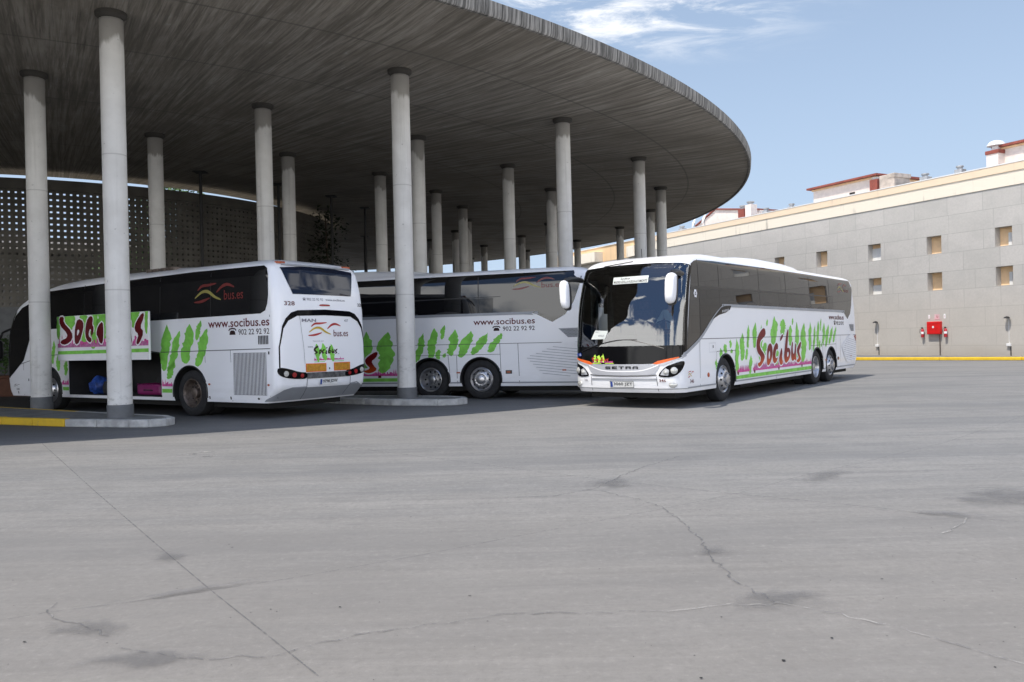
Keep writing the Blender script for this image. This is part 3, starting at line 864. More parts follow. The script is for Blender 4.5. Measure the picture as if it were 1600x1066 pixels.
    bm = bmesh.new(); lathe(bm, [(.05, 0), (.05, .012), (.03, .02), (.0001, .02)], 14, Matrix.Translation((.93, 1.275, .64)) @ Matrix.Rotation(-PI / 2, 4, 'X'))
    obj('side_marker', bm, M['marker'], root, 40)
    wrap('service_flap', flat(([(-.86, 1.12), (-.50, 1.12), (-.50, 1.32), (-.86, 1.32)], [[(-.855, 1.125), (-.505, 1.125), (-.505, 1.315), (-.855, 1.315)]])), S.side, .004, M['grey_paint'], root)
    wrap('flap_lock', flat([(-.67, 1.21), (-.63, 1.21), (-.63, 1.27), (-.67, 1.27)]), S.side, .006, M['black'], root)
    # --- roof unit
    bm = bmesh.new()
    secs = [(.9, .70, .0), (1.6, .95, .07), (2.2, 1.06, .15), (3.4, 1.10, .185), (5.0, 1.10, .18), (6.1, 1.06, .14), (6.75, .98, .06), (7.05, .9, -.02)]
    prev = None
    for s0, hw, h in secs:
        ring = []
        for k in range(13):
            t = -1 + 2 * k / 12
            ring.append(bm.verts.new((-s0, hw * t, 3.262 + 1.15 * h * (1 - abs(t) ** 9) - .05 * t * t)))
        if prev:
            for a in range(12): bm.faces.new((prev[a], prev[a + 1], ring[a + 1], ring[a]))
        prev = ring
    bmesh.ops.recalc_face_normals(bm, faces=bm.faces[:])
    obj('roof_unit', bm, M['paint'], root, 50)
    # --- front: windscreen
    WB = [(-1.44, 1.05), (-1.2, 1.0), (-.75, .935), (-.60, .925), (0, .922), (.60, .925), (.75, .935), (1.2, 1.03), (1.36, 1.08), (1.46, 1.13)]
    WT = [(1.44, 2.93), (1.33, 2.965), (1.15, 3.0), (.6, 3.03), (0, 3.035), (-.6, 3.03), (-1.15, 3.0), (-1.33, 2.965), (-1.44, 2.93)]
    hole = [(-1.10, 1.40), (1.10, 1.40), (1.10, 2.72), (.98, 2.84), (-.98, 2.84), (-1.10, 2.72)]
    wrap('windscreen_surround', flat((WB + WT, [hole])), S.front, .006, M['black_gloss'], root, (.06, .12), smooth=50)
    wrap('windscreen', flat([(-1.34, 1.30), (1.34, 1.30), (1.32, 2.95), (1.15, 2.99), (0, 3.02), (-1.15, 2.99), (-1.32, 2.95)]), S.front, .014, M['glass_clear'], root, (.05, .08), smooth=60)
    # --- front: lower face
    wrap('radiator_panel', flat([(-.62, .918), (.62, .918), (.86, .90), (.80, .80), (.74, .73), (.60, .70), (0, .688), (-.60, .70), (-.74, .73), (-.80, .80), (-.86, .90)]), S.front, .010, M['silver'], root, (.06, .06), smooth=50)
    wrap('panel_crease', flat(strip(spline([(-.82, .905), (-.62, .83), (-.4, .785), (0, .772), (.4, .785), (.62, .83), (.82, .905)], 5), .012)), S.front, .013, M['paint'], root, (.06, .06))
    wrap('brand_lettering', flat(*setra(-.385, .385, .823, .878)), S.front, .016, M['black'], root, (.05, 0))
    wrap('bumper_gap', flat(strip([(-.78, .70), (-.6, .682), (0, .672), (.6, .682), (.78, .70)], .011)), S.front, .012, M['line'], root, (.06, 0))
    wrap('bumper_gap', flat(strip([(-.76, .66), (-.77, .36)], .005), strip([(.78, .66), (.79, .36)], .005)), S.front, .008, M['line'], root, (0, .1))
    wrap('bumper_stripe', flat([(-.77, .592), (.78, .592), (.78, .630), (-.77, .630)]), S.front, .009, M['grey_paint'], root, (.06, 0))
    wrap('bumper_stripe', flat([(-1.34, .405), (1.40, .405), (1.40, .42), (-1.34, .42)]), S.front, .009, M['grey_paint'], root, (.05, 0))
    wrap('bumper_lip', flat([(-1.42, .425), (1.42, .425), (1.42, .475), (-1.42, .475)]), S.front, .02, M['paint'], root, (.05, 0))
    for sg in (1, -1):
        def fl(pts): return [(sg * a, b) for a, b in pts]
        H = fl(chaikin([(.80, .69), (.88, .655), (1.08, .65), (1.22, .72), (1.33, .86), (1.36, .955), (1.30, .985), (1.15, .94), (.96, .87)], 1))
        hl = wrap('headlight', flat(H), S.front, .012, M['black_gloss'], root, (.05, 0))
        wrap('headlight_reflector', flat(fl([(.86, .70), (1.02, .685), (1.04, .80), (.97, .84), (.90, .78)])), S.front, .016, M['silver'], hl, (.05, 0))
        for u, z, r in ((1.13, .79, .062), (.975, .755, .045)):
            p = S.front(sg * u, z, .012); n = S.front(sg * u, z, .1) - p
            bm = bmesh.new(); lathe(bm, [(r * 1.15, 0), (r * 1.12, .014), (r, .016), (r * .8, .03), (r * .4, .038), (.0001, .04)], 20, Matrix.Translation(p) @ n.to_track_quat('Z', 'Y').to_matrix().to_4x4())
            obj('lamp_lens', bm, M['lamp'], hl, 50)
        wrap('orange_flash', flat(fl([(.70, .930), (.80, .985), (1.22, 1.068), (1.235, 1.045), (.98, .965), (.80, .915)])), S.front, .011, M['orange'], root, (.05, 0))
        wrap('silver_flash', flat(fl([(.72, .905), (.80, .918), (.98, .962), (1.235, 1.042), (1.40, 1.115), (1.42, 1.08), (1.16, .985), (.92, .90)])), S.front, .013, M['silver'], root, (.05, 0))
        p = S.front(sg * 1.10, .50, .012); n = S.front(sg * 1.10, .50, .1) - p
        bm = bmesh.new(); lathe(bm, [(.085, 0), (.08, .012), (.05, .022), (.0001, .026)], 20, Matrix.Translation(p) @ n.to_track_quat('Z', 'Y').to_matrix().to_4x4() @ Matrix.Diagonal((1, .75, 1, 1)))
        obj('fog_light', bm, M['lamp'], root, 50)
        # mirrors
        mh = [(.0, 2.72), (.09, 2.735), (.155, 2.70), (.165, 2.60), (.15, 2.32), (.125, 2.17), (.06, 2.12), (-.03, 2.13), (-.06, 2.2), (-.055, 2.45), (-.045, 2.62)]
        y0 = 1.285 if sg > 0 else 1.08
        bm = bmesh.new()
        mo = chaikin(mh, 1)
        for dz, k in ((0, .82), (.03, 1.0), (.09, 1.0)): pass
        rings = []
        cx = sum(p[0] for p in mo) / len(mo); cz = sum(p[1] for p in mo) / len(mo)
        for ss, k in ((-2.90, .55), (-2.885, .82), (-2.85, .96), (-2.80, 1.0), (-2.72, .97), (-2.70, .92)):
            rings.append([bm.verts.new((-ss, sg * (y0 + cx + (p[0] - cx) * k * (1 if sg > 0 else .85)), cz + (p[1] - cz) * k)) for p in mo])
        for a, b in zip(rings, rings[1:]):
            for i in range(len(mo)): bm.faces.new((a[i], a[(i + 1) % len(mo)], b[(i + 1) % len(mo)], b[i]))
        bm.faces.new(rings[0]); bm.faces.new(rings[-1]); bmesh.ops.recalc_face_normals(bm, faces=bm.faces[:])
        mi = obj('mirror', bm, M['paint'], root, 50)
        bm = bmesh.new()
        yb = sg * (y0 + .06)
        tube(bm, [(1.98, sg * 1.20, 2.76), (2.2, sg * 1.24 if sg > 0 else sg * 1.16, 2.77), (2.5, yb, 2.765), (2.72, yb, 2.73), (2.80, yb, 2.66)], [.055, .06, .06, .055, .045], 10)
        obj('mirror_arm', bm, M['black'], mi, 60)
        bm = bmesh.new()
        rr = [[bm.verts.new((2.74 if q == 0 else 2.69, sg * (y0 + cx + (p[0] - cx) * (1.04 if q == 0 else 1.0)), -.028 + cz + (p[1] - cz) * 1.03)) for p in mo] for q in (0, 1)]
        for i in range(len(mo)): bm.faces.new((rr[0][i], rr[0][(i + 1) % len(mo)], rr[1][(i + 1) % len(mo)], rr[1][i]))
        bm.faces.new(rr[0]); bm.faces.new(rr[1]); bmesh.ops.recalc_face_normals(bm, faces=bm.faces[:])
        obj('mirror_backing', bm, M['black'], mi, 50)
    # number plate
    bm = flat([(-.27, .445), (.27, .445), (.27, .565), (-.27, .565)])
    pl = wrap('number_plate', bm, S.front, .026, M['plate'], root, (.06, 0))
    # on the front the viewer's right is the coach's left: u grows to the viewer's right
    wrap('plate_band', flat([(-.265, .45), (-.215, .45), (-.215, .56), (-.265, .56)]), S.front, .028, M['plate_blue'], pl)
    wrap('plate_lettering', text('3060 JZT', -.19, .25, .465, .545, .012), S.front, .030, M['black'], pl)
    wrap('plate_frame', flat((grow([(-.27, .445), (.27, .445), (.27, .565), (-.27, .565)], .012), [[(-.27, .445), (.27, .445), (.27, .565), (-.27, .565)]])), S.front, .027, M['black'], pl, (.06, 0))
    wrap('fleet_number', text('346', .83, .97, .555, .615, .01), S.front, .012, M['maroon'], root)
    wrap('fleet_number', text('346', -.95, -.86, .56, .61, .01), S.front, .012, M['logo_grey'], root)
    # small cypress emblem on the black lower windscreen
    em = wrap('cypress_emblem', flat(*[spindle(x, 1.135 - .01 * (i % 2), x + .01, .955, .075, rng, 7, .35) for i, x in enumerate((-.66, -.555, -.45))], [(-.72, .935), (-.18, .935), (-.18, .95), (-.72, .95)]), S.front, .012, M['lime'], root)
    wrap('emblem_skyline', flat(skyline(-.72, -.20, .957, .985, rng, .03)), S.front, .0105, M['pink'], em)
    wrap('emblem_lettering', flat(*word_polys(LET_A, lambda p: (-.74 + (p[0] - 1.98) * .125, .985 + (p[1] - .68) * .10))), S.front, .0125, M['red'], em)
    bm = bmesh.new()
    for u in (-1.16, -1.06):
        bm2 = flat([(u + .04 * math.cos(a), 1.13 + .04 * math.sin(a)) for a in [2 * PI * k / 16 for k in range(16)]])
        me = bpy.data.meshes.new('t'); bm2.to_mesh(me); bm2.free(); bm.from_mesh(me); bpy.data.meshes.remove(me)
    stk = wrap('wheelchair_sticker', bm, S.front, .0125, M['plate_blue'], root)
    wrap('sticker_symbol', flat(strip([(-1.065, 1.158), (-1.068, 1.13), (-1.045, 1.126), (-1.04, 1.108)], .004), strip([(-1.08, 1.135), (-1.085, 1.118), (-1.07, 1.106), (-1.055, 1.112)], .003)), S.front, .0135, M['white_film'], stk)
    # wipers
    for pts in ([(.20, 1.43), (.52, 1.36), (.95, 1.24)], [(-1.0, 1.20), (-.6, 1.33), (-.1, 1.425), (.35, 1.43)]):
        bm = bmesh.new(); tube(bm, [S.front(u, z, .035) for u, z in spline(pts, 4)], [.008] * (4 * (len(pts) - 1) + 1), 6)
        obj('wiper', bm, M['black'], root)
    bm = bmesh.new(); tube(bm, [S.front(-.62, 3.03, .03), S.front(-.3, 3.06, .05), S.front(.05, 3.10, .06)], .012, 6); obj('wiper', bm, M['black'], root)
    bm = bmesh.new(); tube(bm, [(1.3, -.05, 3.22), (1.32, -.05, 3.42)], .008, 6); obj('aerial', bm, M['black'], root)
    # --- inside the cab
    bm = bmesh.new()
    for y in (-1.08, 1.08): pass
    prism_pts = [(-2.30, 1.325), (-1.75, 1.325), (-1.75, 1.46), (-1.95, 1.53), (-2.22, 1.42)]
    a = [bm.verts.new((-s0, -1.06, z)) for s0, z in prism_pts]; b = [bm.verts.new((-s0, 1.06, z)) for s0, z in prism_pts]
    bm.faces.new(a); bm.faces.new(list(reversed(b)))
    for i in range(5): bm.faces.new((a[i], a[(i + 1) % 5], b[(i + 1) % 5], b[i]))
    bmesh.ops.recalc_face_normals(bm, faces=bm.faces[:])
    obj('dashboard', bm, M['cab'], root, 30)
    bm = bmesh.new()
    ring = [(-(-1.72 + .10 * math.sin(a)), .60 + .24 * math.cos(a), 1.62 + .20 * math.sin(a)) for a in [2 * PI * k / 20 for k in range(21)]]
    tube(bm, ring, .016, 6); tube(bm, [(1.72, .38, 1.62), (1.72, .82, 1.62)], .012, 6); tube(bm, [(1.9, .6, 1.42), (1.72, .6, 1.62)], .03, 8)
    obj('steering_wheel', bm, M['black'], root, 50)
    for y, s0 in ((.60, -1.02), (-.45, -.55)):
        st = obj('seat', boxes((-s0 - .05, -s0 + .45, y - .26, y + .26, 1.33, 1.47)), M['seat'], root, None, .04)
        obj('seat_back', boxes((-s0 - .20, -s0 - .05, y - .25, y + .25, 1.45, 2.10), (-s0 - .19, -s0 - .07, y - .14, y + .14, 2.12, 2.33)), M['seat'], st, None, .05)
    for y in (-1.0, .98):
        bm = bmesh.new()
        prev = None
        for k in range(15):
            yy = y + .025 * math.sin(k * 1.9); ss = -1.95 + .02 * k
            v = [bm.verts.new((-ss, yy, 1.4)), bm.verts.new((-ss, yy, 2.75))]
            if prev: bm.faces.new((prev[0], v[0], v[1], prev[1]))
            prev = v
        obj('curtain', bm, M['curtain'], root, 80)
    obj('grab_rail', (lambda bm: (tube(bm, [(1.70, -.62, 1.4), (1.70, -.62, 2.8)], .022, 8), bm)[1])(bmesh.new()), M['steel_dark'], root)
    ds = wrap('destination_board', flat([(-.30, 2.615), (.52, 2.615), (.52, 2.765), (-.30, 2.765)]), S.front, .018, M['paper'], root, (.06, .05))
    ds['label'] = 'white destination card behind the top of the windscreen'
    wrap('board_lettering', text('MADRID-SEVILLA-HUELVA-AYAMONTE', -.275, .495, 2.630, 2.685, .012), S.front, .020, M['letter_dark'], ds)
    wrap('board_lettering', text('Socibus', -.12, .10, 2.705, 2.75, .02), S.front, .020, M['letter_dark'], ds)
    wrap('board_lettering', flat([(-.28, 2.693), (.50, 2.693), (.50, 2.699), (-.28, 2.699)]), S.front, .020, M['green'], ds)
    pn = wrap('paper_notice', flat([(-.76, 1.455), (-.40, 1.455), (-.33, 1.63), (-.66, 1.645)]), S.front, .018, M['paper'], root, (.06, .05))
    wrap('notice_lettering', text('SEVILLA', -.58, -.42, 1.51, 1.545, .01), S.front, .020, M['logo_grey'], pn)
    wrap('notice_lettering', text('Socibus', -.66, -.58, 1.60, 1.625, .01), S.front, .020, M['logo_grey'], pn)
    # sticker on the driver's window
    stp = [(-1.50 + .075 * math.cos(a) * (1 + .12 * math.cos(6 * a)), 2.37 + .085 * math.sin(a) * (1 + .12 * math.cos(6 * a))) for a in [2 * PI * k / 36 for k in range(36)]]
    so = wrap('window_sticker', flat(stp), S.side, .010, M['white_film'], root)
    wrap('sticker_print', flat(strip([(-1.53, 2.36), (-1.50, 2.40), (-1.47, 2.36)], .012), [(-1.54, 2.335), (-1.46, 2.335), (-1.46, 2.35), (-1.54, 2.35)]), S.side, .012, M['letter_dark'], so)
    # --- wheels
    for s0, kind, st in ((0, 'single', 0.0), (6.91, 'dish', 0), (8.33, 'single', 0)):
        for sd in (1, -1): wheel(root, s0, sd, kind, st, 'chrome', kind == 'dish')
    # tail: simple but complete
    wrap('rear_window', flat([(-.98, 2.25), (.98, 2.25), (1.0, 3.02), (-1.0, 3.02)]), S.rear, .008, M['glass_rear'], root, (.1, .1), smooth=50)
    for sg in (1, -1):
        wrap('tail_light', flat([(sg * 1.10, .85), (sg * 1.26, .85), (sg * 1.26, 1.45), (sg * 1.12, 1.40)]), S.rear, .008, M['red_lens'], root, (.05, .1))
    return root

def setra(u0, u1, v0, v1):
    """wide square-built capitals S E T R A"""
    n = 5; gap = .30; cw = (u1 - u0) / (n + gap * (n - 1)); H = v1 - v0; out = []
    def r(i, a, b, c, d):
        x = u0 + i * cw * (1 + gap)
        out.append([(x + a * cw, v0 + b * H), (x + c * cw, v0 + b * H), (x + c * cw, v0 + d * H), (x + a * cw, v0 + d * H)])
    t = .24; q = .26
    r(0, 0, 0, 1, t); r(0, 0, .38, 1, .62); r(0, 0, 1 - t, 1, 1); r(0, 1 - q, t, 1, .38); r(0, 0, .62, q, 1 - t)
    r(1, 0, 0, q, 1); r(1, q, 0, 1, t); r(1, q, .38, .9, .62); r(1, q, 1 - t, 1, 1)
    r(2, 0, 1 - t, 1, 1); r(2, .5 - q / 2, 0, .5 + q / 2, 1 - t)
    r(3, 0, 0, q, 1); r(3, q, 1 - t, 1, 1); r(3, q, .36, 1, .58); r(3, 1 - q, .58, 1, 1 - t); r(3, 1 - q, 0, 1, .36)
    r(4, 0, 0, q, 1 - t); r(4, 1 - q, 0, 1, 1 - t); r(4, .08, 1 - t, .92, 1); r(4, q, .30, 1 - q, .52)
    return out

# ------------------------------------------------------------------ coach B: two axle coach seen from behind
def make_coach_b():
    rng = random.Random(11)
    m = [(.33, -1.58), (.5, -1.66), (.77, -1.713), (1.29, -1.728), (1.93, -1.66), (2.36, -1.444), (2.6, -1.22), (2.70, -1.045), (2.857, -.588), (3.0, .05), (3.069, .392), (3.15, .9), (3.21, 1.5), (3.26, 2.2)]
    xf = [(z, s - .30) for z, s in m]
    xr = [(.33, 8.50), (.45, 8.62), (.62, 8.78), (.9, 8.82), (1.5, 8.82), (2.2, 8.80), (2.6, 8.76), (3.0, 8.66), (3.12, 8.60), (3.2, 8.48), (3.26, 8.2)]
    w = [(.33, 1.255), (.45, 1.275), (2.1, 1.275), (2.9, 1.25), (3.02, 1.235), (3.10, 1.20), (3.17, 1.13), (3.22, 1.02), (3.245, .92), (3.26, .75)]
    S = Shell(xf, xr, w, 3.26, .33, .18, .30, .06, .15)
    root = empty('coach')
    body = obj('body', S.body(body_levels(.33, 3.26, 2.95)), M['paint'], root)
    AX = ((.36, .57), (6.0, .575))
    cuts = []
    for s0, r in AX:
        bm = bmesh.new(); cyl_y(bm, -s0, .5, r, .62, 1.6); cyl_y(bm, -s0, .5, r, -1.6, -.62); cuts.append((bm, M['dark']))
    cuts.append((boxes((-5.0, -1.27, .05, 1.6, .40, 1.39)), M['bay']))
    carve(body, cuts)
    obj('chassis', boxes((-8.2, 1.2, -1.0, 1.0, .20, .336)), M['dark'], root)
    G = [(-.55, 1.76), (-.45, 1.86), (-.2, 1.95), (.39, 2.03), (4.7, 2.105), (8.30, 2.134), (8.44, 2.19), (8.50, 2.32), (8.525, 2.5), (8.515, 2.90), (8.47, 3.04), (8.36, 3.10), (6.1, 3.11), (2.85, 3.05), (.39, 2.985), (0, 2.90), (-.5, 2.72)]
    wrap('side_window', flat(G), S.side, .005, M['glass_black'], root, (.06, .10), smooth=40)
    wrap('side_window', flat(G), S.right, .005, M['glass_black'], root, (.06, .10), smooth=40)
    for x in (2.0, 3.5, 5.0, 6.75):
        wrap('window_joint', flat([(x - .012, 2.12), (x + .012, 2.12), (x + .012, 3.05), (x - .012, 3.05)]), S.side, .007, M['black'], root, (0, .2))
    # windscreen that wraps round the corner
    D = [(-.5, 2.72), (-.9, 2.62), (-1.22, 2.42), (-1.44, 2.12), (-1.56, 1.75), (-1.60, 1.3), (-1.58, .80), (-1.36, .93), (-.85, 1.25), (-.55, 1.76)]
    wrap('driver_window', flat(D), S.side, .006, M['glass_black'], root, (.06, .06), smooth=50)
    wrap('windscreen', flat([(-1.44, .80), (1.44, .80), (1.44, 2.2), (1.40, 2.5), (1.1, 2.66), (-1.1, 2.66), (-1.40, 2.5), (-1.44, 2.2)]), S.front, .006, M['glass_black'], root, (.08, .06), smooth=50)
    bm = bmesh.new(); lathe(bm, [(.02, 0), (.10, .03), (.12, .12), (.12, .42), (.09, .50), (.02, .52)], 14, Matrix.Translation((1.98, 1.36, 1.28)) @ Matrix.Diagonal((.8, 1, 1, 1)))
    mi = obj('mirror', bm, M['black'], root, 50)
    bm = bmesh.new(); tube(bm, [(1.98, 1.36, 1.75), (1.85, 1.30, 2.0), (1.6, 1.2, 2.1)], .03, 8); obj('mirror_arm', bm, M['black'], mi)
    # livery near the wheels
    GF = [(.638, 1.728, .533, 1.156, .15), (.837, 1.468, .787, .98, .18), (1.15, 1.238, 1.12, .871, .17)]
    GR = [(5.25, 2.00, 5.08, .985, .32), (5.673, 1.855, 5.311, .99, .27), (6.053, 1.997, 5.844, 1.133, .33), (6.403, 2.054, 6.253, 1.644, .15), (6.60, 1.879, 6.27, 1.08, .30)]
    bm = flat(*[spindle(*g, rng) for g in GF + GR], spindle(5.45, 1.2, 5.25, .80, .22, rng))
    wrap('cypress_livery', bm, S.side, .003, M['green'], root, (.04, .04), holes=[(s0, .5, .60) for s0, _ in AX] + [(3.1, .8, .0)])
    wrap('green_stripe', flat([(.99, .50), (1.26, .50), (1.26, .585), (.99, .585)], [(5.02, .50), (5.38, .50), (5.38, .585), (5.02, .585)]), S.side, .004, M['green'], root)
    wrap('skyline_livery', flat(skyline(.95, 1.26, .64, .76, rng, .035), skyline(5.02, 5.40, .64, .76, rng, .035)), S.side, .004, M['pink'], root)
    wrap('web_address', text('www.socibus.es', 6.66, 8.555, 1.885, 2.06, .012), S.side, .004, M['maroon'], root)
    wrap('phone_number', text('902 22 92 92', 7.62, 8.55, 1.72, 1.835, .006), S.side, .004, M['letter_dark'], root)
    wrap('phone_symbol', flat([(7.34, 1.725), (7.53, 1.725), (7.515, 1.79), (7.48, 1.815), (7.39, 1.815), (7.355, 1.79)], strip([(7.32, 1.81), (7.35, 1.845), (7.435, 1.855), (7.52, 1.845), (7.55, 1.81)], .015)), S.side, .004, M['letter_dark'], root)
    wrap('logo_swoosh_left', flat([(0, 0), (0, .001), (.001, 0)]), S.side, -.05, M['dark'], root) if False else None
    lg = logo_swoosh(S.side, 6.20, 2.42, 1.30, .40, .008, root, ('red_faint', 'yellow_faint'))
    wrap('logo_lettering', text('bus.es', 7.18, 7.78, 2.46, 2.66, .004), S.side, .008, M['red_faint'], lg)
    gaps = [strip([(-1.0, 1.16), (-.5, 1.25), (.0, 1.35), (.8, 1.385), (1.27, 1.395)], .007), strip([(5.0, 1.395), (8.57, 1.425)], .008), strip([(6.52, 1.41), (6.57, .35)], .005), strip([(7.355, 1.41), (7.38, .35)], .005), strip([(8.565, 2.1), (8.58, .42)], .006), strip([(-.87, 1.2), (-.87, .35)], .006), strip([(-.42, 1.3), (-.42, .5)], .005)]
    wrap('panel_gap', flat(*gaps), S.side, .004, M['line'], root, (.3, 0), holes=[(s0, .5, .575) for s0, _ in AX])
    # side grille of vertical bars
    gr = wrap('engine_grille', flat([(7.44, .49), (8.44, .49), (8.44, 1.35), (7.44, 1.35)]), S.side, .004, M['dark'], root, (.5, .1))
    bm = bmesh.new()
    for k in range(24):
        x = 7.46 + k * .0415
        box(bm, -x - .014, -x, 1.280, 1.286, .495, 1.345)
    obj('grille_bars', bm, M['paint'], gr)['kind'] = 'stuff'
    bm = bmesh.new()
    for k in range(7): box(bm, -8.22 - k * .045 - .022, -8.22 - k * .045, 1.279, 1.284, 1.515, 1.69)
    obj('side_slots', bm, M['dark'], root)['kind'] = 'stuff'
    for x, z in ((6.66, .70), (8.50, .70), (8.2, .42)):
        wrap('side_marker', flat([(x + .035 * math.cos(a), z + .022 * math.sin(a)) for a in [2 * PI * k / 12 for k in range(12)]]), S.side, .012, M['marker'] if z > .5 else M['black'], root)
    wrap('panel_latch', flat(*[[(x - .02, z - .03), (x + .02, z - .03), (x + .02, z + .03), (x - .02, z + .03)] for x, z in ((6.66, .42), (7.34, .42), (8.52, 1.34), (8.53, .45), (-.62, .75), (-1.15, .42))]), S.side, .006, M['black'], root)
    logo_swoosh(S.side, -1.38, .575, .30, .06, .004, root, ('letter_dark', 'letter_dark'))
    wrap('fleet_number', text('328', -1.24, -1.10, .48, .53, .01), S.side, .004, M['letter_dark'], root)
    # arch lips
    for s0, r in AX:
        for sg in (1, -1):
            bm = bmesh.new()
            pts = [(-s0 + (r + .01) * math.cos(a), sg * 1.272, .5 + (r + .01) * math.sin(a)) for a in [PI * (1.10 - 1.20 * k / 24) for k in range(25)]]
            tube(bm, [p for p in pts if p[2] > .335], .022, 6)
            obj('arch_lip', bm, M['black'], root, 60)
    # --- open luggage door held out and up, with the big word on it
    yo = 1.60
    ld = obj('luggage_door', boxes((-5.13, -1.46, yo, yo + .05, 1.24, 2.30)), M['white_film'], root, None, .012)
    ld['label'] = 'raised luggage door with dark red brush lettering'
    def flap(u, v, off): return Vector((-u, yo + .05 + off, v))
    tops = []
    for x, zb, wd in ((1.56, 1.75, .16), (2.03, 1.93, .44), (2.62, 1.6, .30), (3.05, 1.5, .36), (3.40, 1.7, .40), (3.9, 1.6, .4), (4.35, 1.6, .35), (4.62, 1.95, .42), (5.08, 1.80, .12)):
        p = spindle(x, 2.62, x - .03, zb, wd, rng, 14, .2)
        p = [(a, min(b, 2.295)) for a, b in p]; tops.append(p)
    wrap('cypress_livery', flat(*tops), flap, .003, M['green'], ld)
    wrap('skyline_livery', flat(skyline(1.49, 5.12, 1.555, 1.78, rng, .06)), flap, .0042, M['pink'], ld)
    wrap('skyline_livery', flat(skyline(1.49, 5.12, 1.556, 1.68, rng, .10)), flap, .0046, M['violet'], ld)
    wrap('green_stripe', flat([(1.49, 1.39), (5.12, 1.41), (5.12, 1.49), (1.49, 1.47)]), flap, .004, M['green'], ld)
    LB = {'S': [(1.591, 2.28), (1.792, 2.29), (1.762, 2.149), (2.123, 1.921), (2.14, 1.745), (1.864, 1.627), (1.615, 1.659), (1.669, 1.727), (1.895, 1.763), (1.949, 1.885), (1.609, 2.099)],
          'o': [(2.403, 2.223), (2.616, 2.149), (2.609, 1.989), (2.428, 1.671), (2.281, 1.62), (2.237, 1.729), (2.275, 2.052)],
          'oh': [(2.407, 1.981), (2.453, 1.926), (2.387, 1.847), (2.338, 1.821), (2.343, 1.942)],
          'c': [(2.881, 2.26), (3.02, 2.242), (2.966, 2.059), (3.034, 2.017), (3.004, 1.859), (2.93, 1.81), (2.94, 1.98), (2.86, 1.97), (2.80, 1.811), (2.952, 1.728), (2.879, 1.65), (2.718, 1.746), (2.692, 1.933), (2.758, 2.145)],
          'i2': [(3.408, 2.137), (3.42, 1.888), (3.387, 1.627), (3.273, 1.643), (3.21, 1.788), (3.143, 1.843), (3.22, 2.025)],
          'b': [(3.68, 2.285), (3.80, 2.285), (3.77, 2.0), (3.95, 1.95), (4.02, 1.78), (3.9, 1.64), (3.7, 1.60), (3.60, 1.72), (3.62, 2.0)],
          'u': [(4.10, 2.10), (4.2, 2.12), (4.19, 1.86), (4.28, 1.75), (4.36, 1.85), (4.37, 2.09), (4.502, 2.127), (4.481, 1.912), (4.52, 1.607), (4.43, 1.63), (4.38, 1.68), (4.25, 1.61), (4.12, 1.68), (4.07, 1.9)],
          's': [(4.95, 2.28), (4.99, 2.198), (4.821, 1.953), (4.964, 1.849), (4.786, 1.603), (4.693, 1.592), (4.704, 1.654), (4.794, 1.803), (4.621, 1.908), (4.7, 2.082)]}
    wrap('lettering_outline', flat(*word_polys(LB, d=.03)), flap, .006, M['white_film'], ld)
    wrap('lettering', flat(*word_polys(LB)), flap, .008, M['maroon'], ld)
    bm = bmesh.new()
    for s0 in (1.62, 4.94): tube(bm, [(-s0, 1.15, 1.36), (-s0, 1.52, 1.42), (-s0, yo, 1.75)], .018, 6)
    obj('door_arm', bm, M['steel_dark'], ld)
    bm = bmesh.new(); box(bm, -3.95, -3.83, .9, 1.0, 1.36, 1.385); obj('bay_lamp', bm, mat('lit bay lamp', (.9, .88, .8), .4, emit=((1, .93, .8), 6.0)), root)
    bm = bmesh.new(); tube(bm, [(-3.1, 1.1, .4), (-3.1, 1.1, 1.39)], .03, 8); obj('bay_post', bm, M['dark'], root)
    # --- tail
    wrap('rear_window', flat([(-.83, 2.52), (.83, 2.52), (.93, 2.80), (1.02, 3.06), (.5, 3.10), (0, 3.11), (-.5, 3.10), (-1.02, 3.06), (-.93, 2.80)]), S.rear, .008, M['glass_rear'], root, (.08, .06), smooth=60)
    bm = bmesh.new()
    lip = [S.rear(u, 3.125, .03) for u in [-.95 + 1.9 * k / 14 for k in range(15)]]; tube(bm, lip, .022, 6)
    obj('roof_lip', bm, M['grey_paint'], root, 60)
    for sg in (1, -1):
        p = S.rear(sg * .93, 3.165, .01); bm = bmesh.new(); box(bm, -.05, .04, -.10, .10, -.022, .022, Matrix.Translation(p)); obj('marker_light', bm, M['marker'], root, None, .008)
    BO = [(-1.22, 1.0), (-1.22, 1.45), (-1.14, 1.87), (-1.05, 2.02), (-.91, 2.14), (-.74, 2.19), (0, 2.215), (.74, 2.19), (.91, 2.14), (1.05, 2.02), (1.14, 1.87), (1.22, 1.45), (1.22, 1.0)]
    BI = [(1.195, 1.0), (1.195, 1.45), (1.11, 1.82), (.985, 1.975), (.76, 2.075), (0, 2.095), (-.76, 2.075), (-.985, 1.975), (-1.11, 1.82), (-1.195, 1.45), (-1.195, 1.0)]
    wrap('black_arch', flat(BO + BI), S.rear, .007, M['black_gloss'], root, (.06, .06), smooth=60)
    wrap('brake_light', flat(chaikin([(-.14, 2.285), (.14, 2.285), (.16, 2.30), (.13, 2.325), (-.13, 2.325), (-.16, 2.30)], 1)), S.rear, .010, M['red_lens'], root)
    wrap('phone_number', text('902 22 92 92', -.48, -.03, 2.395, 2.45, .004), S.rear, .006, M['logo_grey'], root)
    wrap('phone_symbol', flat([(-.58, 2.395), (-.51, 2.395), (-.52, 2.43), (-.57, 2.43)], strip([(-.585, 2.435), (-.545, 2.447), (-.505, 2.435)], .006)), S.rear, .006, M['logo_grey'], root)
    wrap('web_address', text('www.socibus.es', .04, .62, 2.40, 2.45, .004), S.rear, .006, M['logo_grey'], root)
